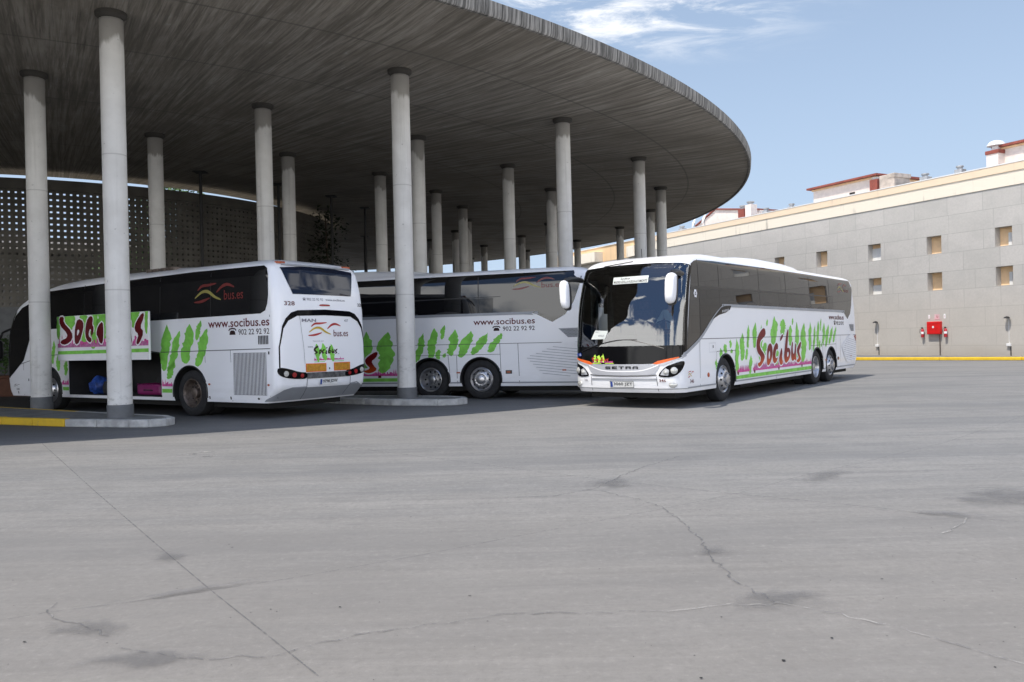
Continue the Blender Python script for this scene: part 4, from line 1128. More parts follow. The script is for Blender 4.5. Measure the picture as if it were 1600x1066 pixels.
    wrap('fleet_number', text('328', -1.06, -.80, 2.285, 2.37, .012), S.rear, .006, M['maroon'], root)
    wrap('fleet_number', text('328', 1.03, 1.20, 2.30, 2.37, .012), S.rear, .006, M['letter_dark'], root)
    wrap('brand_lettering', text('MAN', -.65, -.27, 1.955, 2.02, .02), S.rear, .010, M['logo_grey'], root)
    wrap('brand_lettering', text('437', .56, .68, 1.96, 2.015, .008), S.rear, .008, M['logo_grey'], root)
    lg = logo_swoosh(S.rear, -.49, 1.66, .93, .285, .006, root, ('red', 'yellow'))
    wrap('logo_lettering', text('bus.es', .22, .665, 1.648, 1.79, .004), S.rear, .006, M['maroon'], lg)
    wrap('small_lettering', text('Operado por:', -.375, -.07, 1.54, 1.57, .004), S.rear, .006, M['logo_grey'], root)
    wrap('cypress_emblem', flat(*[spindle(x, 1.50 + .02 * (i == 1), x + .05, 1.13, .13, rng, 9, .35) for i, x in enumerate((-.28, -.10, .12))], [(-.35, 1.12), (.51, 1.12), (.51, 1.132), (-.35, 1.132)]), S.rear, .006, M['green'], root)
    wrap('emblem_skyline', flat(skyline(-.35, .51, 1.155, 1.205, rng, .03)), S.rear, .0055, M['pink'], root)
    wrap('lettering', flat(*word_polys(LET_A, lambda p: (-.36 + (p[0] - 1.98) * .196, 1.285 + (p[1] - .70) * .185))), S.rear, .008, M['letter_dark'], root)
    wrap('small_lettering', text('www.', -.52, -.37, 1.425, 1.45, .01), S.rear, .006, M['logo_grey'], root)
    wrap('small_lettering', text('.es', .31, .37, 1.27, 1.29, .01), S.rear, .006, M['logo_grey'], root)
    for a, b in ((-.58, -.02), (.20, .70)):
        q = [(a, .925), (b, .920), (b, 1.095), (a, 1.10)]
        rf = wrap('reflector_panel', flat(q), S.rear, .008, M['orange'], root)
        wrap('reflector_field', flat(grow(q, -.02)), S.rear, .010, M['amber'], rf)
    wrap('panel_latch', flat([(.07 + .018 * math.cos(a), .98 + .022 * math.sin(a)) for a in [2 * PI * k / 10 for k in range(10)]]), S.rear, .008, M['black'], root)
    wrap('bumper_band', flat([(-.555, .79), (.70, .785), (.70, .905), (-.55, .915)]), S.rear, .012, M['brushed'], root, (.1, 0))
    for sg in (1, -1):
        cl = wrap('tail_light', flat([(sg * a, b) for a, b in chaikin([(1.24, 1.05), (1.0, 1.01), (.75, .935), (.54, .92), (.54, .79), (.80, .795), (1.05, .825), (1.20, .87), (1.26, .95)], 1)]), S.rear, .012, M['black_gloss'], root, (.05, 0))
        for u, z, r in ((1.08, .915, .058), (.88, .885, .052), (.68, .862, .045)):
            p = S.rear(sg * u, z, .012); n = S.rear(sg * u, z, .1) - p
            bm = bmesh.new(); lathe(bm, [(r, 0), (r * .95, .012), (r * .55, .012), (r * .5, .022), (.0001, .026)], 18, Matrix.Translation(p) @ n.to_track_quat('Z', 'Y').to_matrix().to_4x4())
            obj('lamp_lens', bm, [M['red_lens'], M['lamp']][0 if u < 1 else 1], cl, 50)
    pl = wrap('number_plate', flat([(-.19, .648), (.33, .642), (.33, .765), (-.19, .77)]), S.rear, .016, M['plate'], root, (.1, 0))
    wrap('plate_band', flat([(-.185, .655), (-.135, .653), (-.135, .762), (-.185, .763)]), S.rear, .018, M['plate_blue'], pl)
    wrap('plate_lettering', text('9798 JDW', -.11, .31, .665, .748, .012), S.rear, .020, M['black'], pl)
    wrap('bumper_gap', flat(strip([(-.53, .785), (-.535, .64), (-.50, .46), (-.5, .36)], .006), strip([(.72, .785), (.725, .62), (.70, .40)], .006), strip([(-.7, 2.08), (-.62, 1.4), (-.60, 1.1)], .003)), S.rear, .008, M['line'], root, (.1, .06))
    wrap('bumper_underside', flat([(-1.32, .40), (-1.2, .50), (-1.08, .59), (-.9, .635), (-.54, .635), (-.5, .612), (.70, .598), (.74, .64), (.95, .66), (1.25, .52), (1.25, .36), (-1.32, .36)]), S.rear, .006, M['grey_paint'], root, (.06, .06), smooth=60)
    # roof equipment
    bm = bmesh.new(); prev = None
    for s0, hw, h in [(1.4, .6, .0), (2.0, .85, .05), (2.5, .95, .075), (5.3, .95, .075), (5.9, .85, .03), (6.3, .7, .0)]:
        ring = [bm.verts.new((-s0, hw * (-1 + 2 * k / 12), 3.225 + h * (1 - abs(-1 + 2 * k / 12) ** 8))) for k in range(13)]
        if prev:
            for a in range(12): bm.faces.new((prev[a], prev[a + 1], ring[a + 1], ring[a]))
        prev = ring
    bmesh.ops.recalc_face_normals(bm, faces=bm.faces[:])
    ru = obj('roof_unit', bm, M['paint'], root, 50)
    bm = bmesh.new()
    for k in range(4): box(bm, -4.05 - k * .27 - .2, -4.05 - k * .27, .72, .96, 3.235, 3.306)
    obj('roof_slots', bm, M['rim_brown'], ru)
    bm = bmesh.new()
    for k in range(2): pass
    for s0, kind in ((.36, 'single'), (6.0, 'dish')):
        for sd in (1, -1): wheel(root, s0, sd, kind, 0, 'chrome' if kind == 'single' else 'rim_brown', kind == 'dish')
    bm.free()
    return root

def place(root, ref, ang, off):
    """ref = ground point on the left flank at distance off behind the front axle; ang = heading"""
    f = Vector((math.cos(ang), math.sin(ang), 0)); l = Vector((-f.y, f.x, 0))
    o = Vector((ref[0], ref[1], 0)) + f * off - l * 1.255
    root.location = o; root.rotation_euler = (0, 0, ang)

coach3 = make_coach_a()
place(coach3, (4.7286, 18.5509), .9344 + PI, 0)
tag(coach3, 'white coach facing the viewer out in the sunlit yard, destination card in its windscreen', 'coach')
coach2 = copy_tree(coach3, None, ('destination_board', 'paper_notice', 'number_plate', 'wheelchair_sticker', 'aerial'))
place(coach2, (-.8712, 21.144), 2.818, 8.26)
tag(coach2, 'white three-axle coach parked in shade between the other two coaches, nose hidden', 'coach')
coach1 = make_coach_b()
place(coach1, (-6.9474, 17.898), 2.568, 6.0)
tag(coach1, 'white coach seen from behind with its luggage door raised and number 328 on the tail', 'coach')

# ------------------------------------------------------------------ the driver at the wheel of the moving coach
def skin_body(name, chains, m, parent, levels=2):
    """chains: lists of (point, radius); chains that start at an existing point are joined to it"""
    verts, edges, rad, index = [], [], [], {}
    for ch in chains:
        prev = None
        for p, r in ch:
            k = tuple(round(c, 4) for c in p)
            if k not in index: index[k] = len(verts); verts.append(p); rad.append(r)
            if prev is not None and prev != index[k]: edges.append((prev, index[k]))
            prev = index[k]
    me = bpy.data.meshes.new(name); me.from_pydata(verts, edges, []); me.materials.append(m)
    o = bpy.data.objects.new(name, me); COL.objects.link(o); o.parent = parent
    sk = o.modifiers.new('skin', 'SKIN'); sk.use_smooth_shade = True
    for i, v in enumerate(me.skin_vertices[0].data): v.radius = (rad[i], rad[i]); v.use_root = (i == 0)
    sb = o.modifiers.new('sub', 'SUBSURF'); sb.levels = levels; sb.render_levels = levels
    dg = bpy.context.evaluated_depsgraph_get(); dg.update()
    nm = bpy.data.meshes.new_from_object(o.evaluated_get(dg)); o.modifiers.clear(); o.data = nm; bpy.data.meshes.remove(me)
    for p in nm.polygons: p.use_smooth = True
    return o

def make_driver():
    root = empty('person')
    tag(root, 'driver in a pale shirt with both hands on the steering wheel', 'person')
    pel = (1.20, .60, 1.55); wa = (1.18, .60, 1.75); ch = (1.20, .60, 1.95); nk = (1.22, .60, 2.10); hd = (1.26, .60, 2.22); tp = (1.25, .60, 2.32)
    chains = [[(pel, .15), (wa, .145), (ch, .16), (nk, .06), (hd, .09), (tp, .08)]]
    for sg in (1, -1):
        sh = (1.20, .60 + sg * .19, 2.0); el = (1.38, .60 + sg * .27, 1.76); wr = (1.60, .60 + sg * .20, 1.72); pm = (1.66, .60 + sg * .20, 1.73)
        chains.append([(ch, .16), (sh, .07), (el, .048), (wr, .030), (pm, .036)])
        for k in range(4):
            z = 1.70 + k * .018
            chains.append([(pm, .036), ((1.715, .60 + sg * (.215 - .002 * k), z), .010), ((1.745, .60 + sg * .245, z), .009), ((1.725, .60 + sg * .262, z + .002), .008)])
        chains.append([(pm, .036), ((1.69, .60 + sg * .19, 1.77), .011), ((1.715, .60 + sg * .215, 1.785), .009)])
        kn = (1.62, .60 + sg * .14, 1.56)
        chains.append([(pel, .15), ((1.28, .60 + sg * .10, 1.53), .09), (kn, .07), ((1.66, .60 + sg * .14, 1.38), .055)])
    body = skin_body('body', chains, M['skin'], root)
    # shirt: follows the trunk and sleeves, slightly larger
    sc = [[((1.20, .60, 1.56), .165), (wa, .16), (ch, .172), ((1.215, .60, 2.06), .075)]]
    for sg in (1, -1):
        sc.append([(ch, .172), ((1.20, .60 + sg * .19, 2.0), .082), ((1.36, .60 + sg * .26, 1.785), .058), ((1.52, .60 + sg * .22, 1.735), .044)])
    skin_body('shirt', sc, M['shirt'], root)
    bm = bmesh.new(); bmesh.ops.create_uvsphere(bm, u_segments=20, v_segments=12, radius=.102, matrix=Matrix.Translation((1.235, .60, 2.275)) @ Matrix.Diagonal((1.0, .88, .95, 1)))
    bmesh.ops.delete(bm, geom=[v for v in bm.verts if v.co.z < 2.235 or (v.co.x > 1.29 and v.co.z < 2.31)], context='VERTS')
    obj('hair', bm, M['hair'], root, 60)
    bm = bmesh.new()
    for y in (.56, .64): bmesh.ops.create_uvsphere(bm, u_segments=8, v_segments=6, radius=.012, matrix=Matrix.Translation((1.343, y, 2.235)))
    obj('eyes', bm, M['hair'], root)
    bm = bmesh.new(); bmesh.ops.create_cone(bm, segments=8, radius1=.018, radius2=.006, depth=.05, matrix=Matrix.Translation((1.355, .60, 2.205)) @ Matrix.Rotation(-.35, 4, 'Y')); obj('nose', bm, M['skin'], root, 60)
    return root
drv = make_driver()
drv.location = coach3.location; drv.rotation_euler = coach3.rotation_euler

# ------------------------------------------------------------------ luggage in the open bay
def in_coach1(name, bm, m, label, cat, smooth=None, bevel=0):
    o = obj(name, bm, m, None, smooth, bevel); o.location = coach1.location; o.rotation_euler = coach1.rotation_euler
    return tag(o, label, cat)
def lump(c, r, seed, sx=1, sy=1, sz=1, amp=.2):
    bm = bmesh.new(); bmesh.ops.create_icosphere(bm, subdivisions=3, radius=r)
    rg = random.Random(seed); ph = [rg.uniform(0, 6) for _ in range(6)]
    for v in bm.verts:
        n = v.co.normalized()
        v.co *= 1 + amp * (math.sin(5 * n.x + ph[0]) * math.sin(4 * n.y + ph[1]) + .5 * math.sin(9 * n.z + ph[2]) * math.sin(8 * n.x + ph[3]))
        v.co = Vector((v.co.x * sx, v.co.y * sy, v.co.z * sz)) + Vector(c)
        v.co.z = max(v.co.z, .405)
    return bm
in_coach1('plastic_bag', lump((-1.98, .95, .60), .22, 4, 1.0, .8, 1.05, .25), M['bluebag'], 'crumpled bright blue plastic bag in the open luggage bay', 'bag', 60)
in_coach1('rucksack', lump((-2.42, .92, .55), .18, 9, .9, .8, 1.0, .18), M['darkbag'], 'dark rucksack beside the blue bag in the luggage bay', 'bag', 60)
bm = boxes((-4.55, -3.62, .45, 1.0, .41, .66)); sc_ = in_coach1('suitcase', bm, M['pinkcase'], 'magenta hard suitcase lying flat in the luggage bay', 'suitcase', None, .06)
bm = boxes(*[(-4.45 + k * .2, -4.42 + k * .2, .46, .98, .655, .667) for k in range(5)]); obj('ribs', bm, M['pinkcase'], sc_)['kind'] = 'stuff'
bm = bmesh.new(); tube(bm, [(-4.25, 1.0, .52), (-4.23, 1.04, .53), (-3.97, 1.04, .53), (-3.95, 1.0, .52)], .014, 6); obj('handle', bm, M['darkbag'], sc_)
in_coach1('holdall', lump((-3.9, .35, .68), .25, 15, 1.5, .8, .8, .1), M['darkbag'], 'dark holdall behind the magenta suitcase in the luggage bay', 'bag', 60)

# ------------------------------------------------------------------ canopy
CX, CY, RO, RI, HS = -23.3877, 42.7141, 34.45, 13.1, 8.08
cn = empty('bus_station_canopy', (CX, CY, 0))
tag(cn, 'huge round grey concrete canopy on tall round columns over the coach bays', 'canopy')
def annulus(bm, prof, n=240):
    lathe(bm, prof, n)
bm = bmesh.new()
annulus(bm, [(RI, HS + .12), (RI, HS - .06), (RI + .5, HS - .03), (16, HS), (22, HS + .0), (30.9, HS), (33.0, HS + .05), (RO - .12, HS + .16)])
bmesh.ops.recalc_face_normals(bm, faces=bm.faces[:])
bmesh.ops.reverse_faces(bm, faces=[f for f in bm.faces if f.normal.z > .5])
obj('soffit', bm, M['soffit'], cn, 40)
bm = bmesh.new(); annulus(bm, [(RO - .12, HS + .16), (RO - .10, HS + .12), (RO - .03, HS + .12), (RO, HS + .17), (RO + .02, HS + .43), (RO - .25, HS + .45)]); obj('edge_band', bm, M['fascia'], cn, 40)
bm = bmesh.new(); annulus(bm, [(RO - .25, HS + .45), (25, HS + 1.0), (RI + .3, HS + .7), (RI, HS + .12)]); obj('roof', bm, M['fascia'], cn, 40)

# ------------------------------------------------------------------ columns
def make_column():
    root = empty('concrete_column')
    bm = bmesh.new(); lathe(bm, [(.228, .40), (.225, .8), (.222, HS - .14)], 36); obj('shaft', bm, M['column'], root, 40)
    bm = bmesh.new(); lathe(bm, [(.243, .0), (.243, .395), (.236, .402), (.2285, .402)], 36); obj('base_band', bm, M['base_grey'], root, 40)
    bm = bmesh.new(); lathe(bm, [(.224, HS - .13), (.25, HS - .10), (.29, HS - .065), (.295, HS + .01)], 36); obj('collar', bm, M['collar'], root, 40)
    return root
CL = {(1, 0): 'pale column on the kerb tip in front of the raised luggage door', (1, 1): 'pale column on the kerb tip between the two parked coaches', (1, 2): 'tallest column right of centre, rising behind the parked three-axle coach', (1, 3): 'wide column behind the sunlit coach, left of the pair at the canopy tip', (1, 4): 'rightmost column, nearest the outer tip of the canopy', (1, 5): 'slim column seen between the two columns at the canopy tip', (1, 6): 'short dark column standing alone against the ochre wall',
      (2, 0): 'pale column at the far left, before the nose of the raised-door coach', (2, 1): 'pale column above the rear half of the raised-door coach', (2, 2): 'column with patchy stained top just right of the middle kerb-tip column', (2, 3): 'lone column above the middle of the parked three-axle coach', (2, 4): 'column half hidden at the left of the tallest column right of centre', (2, 5): 'column almost wholly hidden behind the tallest column right of centre', (2, 6): 'short dark column left of the cluster right of centre',
      (3, 1): 'slim column standing in front of the perforated screen', (3, 2): 'slim column just right of the one above the raised-door coach', (3, 3): 'shadowed column just left of the middle kerb-tip column', (3, 4): 'slim shadowed column right of the stained-top column', (3, 5): 'second slim shadowed column right of the stained-top column', (3, 6): 'column of the inner ring hidden behind slim shadowed columns', (3, 7): 'narrow far column between the two slim shadowed columns'}
col0 = None
for ring, rr, a0, ks in ((1, 30.7124, -59.33, range(0, 11)), (2, 26.0398, -62.08, range(0, 11)), (3, 21.2437, -65.83, range(1, 9))):
    for k in ks:
        a = math.radians(a0 + 12 * k)
        if col0 is None: c = col0 = make_column()
        else: c = copy_tree(col0)
        c.location = (CX + rr * math.cos(a), CY + rr * math.sin(a), 0)
        c.rotation_euler = (0, 0, a * 3)
        far = ['outer', 'middle', 'inner'][ring - 1]
        tag(c, CL.get((ring, k), 'distant dark column of the %s ring, %s round from the left kerb tip' % (far, ['eighth', 'ninth', 'tenth', 'eleventh', 'twelfth'][max(0, min(4, k - 7))])), 'column', 'round concrete columns under the canopy')

# slim dark posts of the inner ring
pl_lab = ['thin dark post under the canopy in front of the perforated screen', 'thin dark post partly hidden behind the columns above the raised-door coach', 'thin dark post beside the dark creeper at the end of the screen', 'taller thin dark post right of the creeper', 'thin dark post close to the left edge of a shadowed column', 'thin dark post between two others right of the creeper', 'shortest far thin dark post right of the creeper']
post0 = None
for i, ad in enumerate((-44.4, -32.4, -20.8, -8.6, 3.7, 16.0, 29.0)):
    a = math.radians(ad)
    if post0 is None:
        post0 = c = empty('steel_post')
        bm = bmesh.new(); lathe(bm, [(.06, 0), (.06, HS - .04)], 12, None, True, True); obj('pole', bm, M['steel_dark'], c, 40)
        obj('head_plate', boxes((-.22, .22, -.22, .22, HS - .045, HS - .015)), M['steel_dark'], c)
    else: c = copy_tree(post0)
    c.location = (CX + 16.6 * math.cos(a), CY + 16.6 * math.sin(a), 0)
    tag(c, pl_lab[i], 'post', 'thin steel posts under the canopy')

# ------------------------------------------------------------------ perforated block screen round the court
RW = 14.0
sw = empty('perforated_wall', (CX, CY, 0))
tag(sw, 'curved dark block screen full of small square holes behind the parked coaches', 'wall')
ZB, ZT, ZC = 3.1, 7.36, 7.74
bm = bmesh.new()
P = .222
da = P / RW
n0 = int(math.radians(80) / da); a0 = math.radians(-84)
rows = int((ZT - ZB) / P); hz = (ZT - ZB) / rows
def cp(r, a, z): return (r * math.cos(a), r * math.sin(a), z)
hf = .31
for i in range(n0):
    aa = a0 + i * da
    for j in range(rows):
        z0 = ZB + j * hz
        o4 = [(aa, z0), (aa + da, z0), (aa + da, z0 + hz), (aa, z0 + hz)]
        i4 = [(aa + da * hf, z0 + hz * hf), (aa + da * (1 - hf), z0 + hz * hf), (aa + da * (1 - hf), z0 + hz * (1 - hf)), (aa + da * hf, z0 + hz * (1 - hf))]
        vo = [bm.verts.new(cp(RW, *q)) for q in o4]; vi = [bm.verts.new(cp(RW, *q)) for q in i4]
        wi = [bm.verts.new(cp(RW - .17, *q)) for q in i4]; wo = [bm.verts.new(cp(RW - .17, *q)) for q in o4]
        for k in range(4):
            l = (k + 1) % 4
            bm.faces.new((vo[k], vo[l], vi[l], vi[k])); bm.faces.new((vi[k], vi[l], wi[l], wi[k])); bm.faces.new((wi[k], wi[l], wo[l], wo[k]))
ps = obj('screen', bm, M['screen'], sw)
def arc_wall(a1, a2, r0, r1, z0, z1, n=90):
    bm = bmesh.new(); prev = None
    for k in range(n + 1):
        a = a1 + (a2 - a1) * k / n
        v = [bm.verts.new(cp(r, a, z)) for r, z in ((r0, z0), (r1, z0), (r1, z1), (r0, z1))]
        if prev:
            for q in range(4): bm.faces.new((prev[q], prev[(q + 1) % 4], v[(q + 1) % 4], v[q]))
        else: bm.faces.new(v)
        prev = v
    bm.faces.new(list(reversed(prev))); bmesh.ops.recalc_face_normals(bm, faces=bm.faces[:])
    return bm
obj('coping_beam', arc_wall(math.radians(-90), math.radians(276), RW - .2, RW + .08, ZT + .003, ZC), M['screen'], sw, 40)
obj('plinth', arc_wall(math.radians(-90), math.radians(276), RW - .15, RW + .05, 0, ZB - .003), M['base_grey'], sw, 40)
obj('solid_bay', arc_wall(a0 + n0 * da + .001, math.radians(276), RW - .13, RW, ZB, ZT), M['screen'], sw, 40)

# ------------------------------------------------------------------ plants
def leaves(bm, c, r, n, size, rng, sq=(1, 1, 1)):
    for _ in range(n):
        while True:
            p = Vector((rng.uniform(-1, 1), rng.uniform(-1, 1), rng.uniform(-1, 1)))
            if .25 < p.length < 1: break
        q = Vector((p.x * r * sq[0], p.y * r * sq[1], p.z * r * sq[2])) + Vector(c)
        d = Vector((rng.uniform(-1, 1), rng.uniform(-1, 1), rng.uniform(-.6, .6))).normalized(); e = d.cross(Vector((rng.uniform(-1, 1), rng.uniform(-1, 1), 1))).normalized()
        s = size * rng.uniform(.6, 1.3)
        bm.faces.new([bm.verts.new(q + d * s), bm.verts.new(q + e * s * .45), bm.verts.new(q - d * s), bm.verts.new(q - e * s * .45)])
def tree(name, loc, h, cr, label, seed, lm='leaf', n=900, group=None):
    rg = random.Random(seed); root = empty(name, loc); tag(root, label, 'tree', group)
    bm = bmesh.new(); tube(bm, [(0, 0, 0), (.08, .05, h * .4), (0, .1, h * .75)], [.16, .12, .06], 8)
    cl = []
    for k in range(7):
        a = rg.uniform(0, 6.3); p = (cr * .6 * math.cos(a), cr * .6 * math.sin(a), h * .72 + rg.uniform(-.2, .35) * cr)
        tube(bm, [(.04, .05, h * .5), (p[0] * .5, p[1] * .5, h * .62), p], [.06, .04, .015], 6); cl.append(p)
    obj('trunk', bm, M['bark'], root, 50)
    bm = bmesh.new()
    for p in cl + [(0, 0, h * .85)]: leaves(bm, p, cr * rg.uniform(.40, .58), n // 8, .13, rg, (1, 1, .8))
    obj('crown', bm, M[lm], root)
    return root
tree('court_tree', (-18.3, 46.0, 0), 11.6, 2.9, 'green tree in the court showing through the gap above the screen', 5, n=2600)
tree('court_tree', (-21.0, 49.5, 0), 8.8, 1.8, 'small green tree glimpsed over the screen near the left columns', 6, n=1600)
tree('court_tree', (-17.6, 40.0, 0), 7.4, 2.4, 'leafy tree just behind the perforated screen, darkening its holes', 8, n=2400)
bm = bmesh.new(); lathe(bm, [(.001, .006), (12.6, .006)], 60, Matrix.Translation((CX, CY, 0))); tag(obj('court_bounce_sheet', bm, mat('pale bounce sheet', (.55, .50, .42), .9)), kind='structure')  # pale sheet added on the court floor to bounce light onto the soffit
# dark creeper at the end of the screen
rg = random.Random(21)
cr = empty('creeper_plant', (CX + 14.7 * math.cos(math.radians(-10)), CY + 14.7 * math.sin(math.radians(-10)), 0)); tag(cr, 'dark creeper hanging over the far end of the perforated screen', 'plant')
bm = bmesh.new()
for k in range(18):
    z = 7.6 - k * .28; leaves(bm, (rg.uniform(-.4, .5) + .02 * k, rg.uniform(-1.3, 1.5), z), .75, 70, .12, rg)
obj('foliage', bm, M['leaf_dark'], cr)
bm = bmesh.new(); tube(bm, [(.1, 0, 0), (.2, .2, 3), (.1, -.2, 6), (0, .1, 7.6)], [.08, .07, .05, .03], 8); obj('stem', bm, M['bark'], cr, 50)
cr2 = empty('creeper_plant', (-20.9, 31.2, 0)); tag(cr2, 'dark foliage under the canopy at the far left edge', 'plant')
bm = bmesh.new()
for k in range(5): leaves(bm, (rg.uniform(-.3, .3), rg.uniform(-.3, .3), 7.6 + rg.uniform(-.3, .2)), .5, 60, .1, rg)
obj('foliage', bm, M['leaf_dark'], cr2)
bm = bmesh.new(); tube(bm, [(0, 0, 0), (.1, .1, 4), (0, 0, 7.6)], [.07, .06, .03], 8); obj('stem', bm, M['bark'], cr2, 50)
# planter with shrub behind the nose of the left coach
pt = empty('planter', (-17.3, 27.9, 0)); tag(pt, 'terracotta planter behind the nose of the coach at the far left', 'planter')
obj('box', boxes((-1.2, 1.2, -.35, .35, 0, .62), (-1.25, 1.25, -.40, .40, .60, .70)), M['planter'], pt, None, .02)
sh = empty('shrub', (-17.3, 27.9, .7)); tag(sh, 'pale leafy shrub growing in the terracotta planter', 'shrub')
bm = bmesh.new()
for k in range(9): leaves(bm, (-1.0 + .25 * k, 0, .55 + rg.uniform(-.1, .3)), .62, 130, .085, rg)
obj('foliage', bm, M['leaf'], sh)
bm = bmesh.new()
for k in range(6): tube(bm, [(-1 + .4 * k, 0, -.1), (-1 + .42 * k, .1, .6)], .02, 6)
obj('stems', bm, M['bark'], sh)['kind'] = 'stuff'

hl = empty('reflection_darkener', (-46, 22, 0), math.radians(70)); tag(hl, 'added dark block left of the yard, out of view, darkening window reflections', 'building')  # unseen block added to darken the coach window reflections and the soffit
obj('wall', boxes((-40, 40, 0, 6, 0, 9.0)), M['screen'], hl); obj('roof', boxes((-40.5, 40.5, -.5, 6.5, 9.003, 9.4)), M['fascia'], hl)
# ------------------------------------------------------------------ ground, islands
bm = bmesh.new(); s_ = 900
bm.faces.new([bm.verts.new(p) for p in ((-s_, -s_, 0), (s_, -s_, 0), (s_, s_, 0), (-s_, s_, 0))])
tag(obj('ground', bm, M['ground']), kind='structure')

def island(name, front, back, label, yellow_from=None):
    """platform: kerb stones along the front edge and paving behind, 0.15 m high"""
    poly = front + back
    bm = bmesh.new(); prism(bm, grow(poly, -.14), 0, .146)
    pv = obj(name, bm, M['paving'], None); tag(pv, kind='structure')
    bm = bmesh.new(); bmy = bmesh.new()
    inner = grow(poly, -.15)
    for i in range(len(poly)):
        j = (i + 1) % len(poly)
        A, B, a, b = Vector(poly[i]), Vector(poly[j]), Vector(inner[i]), Vector(inner[j])
        L = (B - A).length; n = max(1, round(L / .98))
        for k in range(n):
            t0, t1 = k / n, (k + 1) / n
            g = .006 / max(L / n, .01) if L > .5 else 0
            q = [A.lerp(B, t0 + g / n), A.lerp(B, t1 - g / n), a.lerp(b, t1 - g / n), a.lerp(b, t0 + g / n)]
            tgt = bmy if (yellow_from and yellow_from(q[0])) else bm
            prism(tgt, [(v.x, v.y) for v in q], 0, .15 + R.uniform(-.003, .003))
    k1 = obj('kerb', bm, M['kerb_conc'], None, None, .018); tag(k1, kind='structure')
    if bmy.verts: tag(obj('kerb', bmy, M['kerb_yellow'], None, None, .018), kind='structure')
    else: bmy.free()
island('platform', [(-30, 24.6), (-20, 20.75), (-10.47, 16.95), (-8.72, 16.1), (-7.25, 15.62), (-6.85, 15.56), (-6.58, 15.72), (-6.55, 16.05)], [(-6.85, 16.5), (-8.0, 17.2), (-12.6, 20.35), (-21, 25.9), (-29, 31.0)], '', lambda p: p.x < -8.8)
island('platform', [(-7.6, 23.1), (-4.95, 21.02), (-2.9, 19.62), (-1.75, 19.18), (-1.30, 19.25), (-1.08, 19.52), (-1.15, 19.95)], [(-1.6, 20.45), (-3.4, 21.25), (-6.3, 23.05), (-7.2, 23.5)], '')
C12 = Vector((CX, CY))
for k in (1, 2, 3):
    rot = Matrix.Rotation(math.radians(12 * k), 2)
    f = lambda L_: [tuple(C12 + rot @ (Vector(p) - C12)) for p in L_]
    island('platform', f([(-7.6, 23.1), (-4.95, 21.3), (-2.9, 19.92), (-2.4, 19.7), (-2.2, 19.75), (-2.1, 20.0)]), f([(-2.4, 20.5), (-3.4, 21.0), (-6.3, 22.95), (-7.2, 23.4)]), '') if k > 1 else None

# pavement and yellow kerb below the stone wall
WP = Vector((24.7, 40.0)); WDn = Vector((-.447, .894)).normalized(); WNn = Vector((-WDn.y, WDn.x))
def wpt(t, d=0.0): q = WP + WDn * t + WNn * d; return (q.x, q.y)
kl = [wpt(-48, .8), wpt(-22, .8), wpt(-9, 1.1), (23.5, 38.3), (20.96, 40.75), (18.06, 43.5), (10.0, 52.0), (-2.0, 76.0)]
bm = bmesh.new()
for (a, b) in zip(kl, kl[1:]):
    pa, pb = Vector(a), Vector(b); d = (pb - pa).normalized(); n = Vector((d.y, -d.x)) if Vector((d.y, -d.x)).dot(WP - pa) > 0 else Vector((-d.y, d.x))
    prism(bm, [tuple(pa), tuple(pb), tuple(pb + n * .2), tuple(pa + n * .2)], 0, .16)
tag(obj('kerb', bm, M['wall_kerb_yellow'], None, None, .03), kind='structure')
bm = bmesh.new(); prism(bm, [(x + .12, y + .09) for x, y in kl] + [wpt(46, -.3), wpt(-48, -.3)], 0, .14)
tag(obj('pavement', bm, M['paving']), kind='structure')

# cracks and joints: thin sheets just above the yard
CR = [('joint', .010, [(-7.61, 13.36), (-4.34, 8.59), (-2.77, 6.33), (-1.86, 5.03), (-1.24, 4.17), (-0.86, 3.64), (-.5, 3.1)]), ('joint', .007, [(-4.0, 4.0), (-2.85, 4.56), (-2.67, 4.67), (-2.27, 4.83), (-1.86, 5.04), (-1.45, 5.24), (-0.7, 5.72), (-0.03, 6.21), (1.13, 7.01), (2.04, 7.69), (2.94, 8.56), (3.96, 9.41), (5.62, 10.85), (8.6, 13.99)]),
      ('crack', .012, [(-2.7, 4.86), (-2.66, 4.68), (-2.47, 4.51), (-2.37, 4.48), (-2.11, 4.27)]), ('crack', .011, [(-1.98, 4.1), (-1.82, 4.03), (-1.61, 3.94), (-1.47, 3.91), (-1.33, 3.96), (-1.17, 3.93), (-0.98, 4.11), (-0.69, 4.24), (-0.03, 4.47), (.8, 4.44)]),
      ('joint', .012, [(-4.11, 13.54), (-2.89, 12.35), (-1.52, 11.01), (-0.03, 9.54), (1.02, 8.53), (1.79, 7.89), (2.04, 7.69), (2.73, 7.16), (3.04, 6.92), (3.39, 6.57), (3.85, 6.29), (4.6, 5.8)]), ('crack', .016, [(-0.33, 7.75), (0.36, 7.79), (0.82, 8.19), (1.03, 8.63), (1.4, 9.33), (2.06, 10.25)]),
      ('crack', .016, [(0.8, 8.02), (1.08, 7.58), (1.27, 7.19), (1.32, 6.5), (1.33, 5.98), (1.29, 5.54), (1.3, 4.95), (1.41, 4.55)]), ('crack_pale', .009, [(0.8, 4.44), (1.1, 4.52), (1.36, 4.5), (1.42, 4.55), (1.58, 4.41), (1.77, 4.24), (1.96, 4.0), (2.09, 3.81), (2.21, 3.63), (2.4, 3.4)]),
      ('crack_pale', .012, [(3.52, 6.49), (3.28, 6.19), (3.07, 6.0)]), ('joint', .014, [(3.94, 12.11), (4.97, 11.78), (5.94, 11.14), (8.5, 10.4)])]
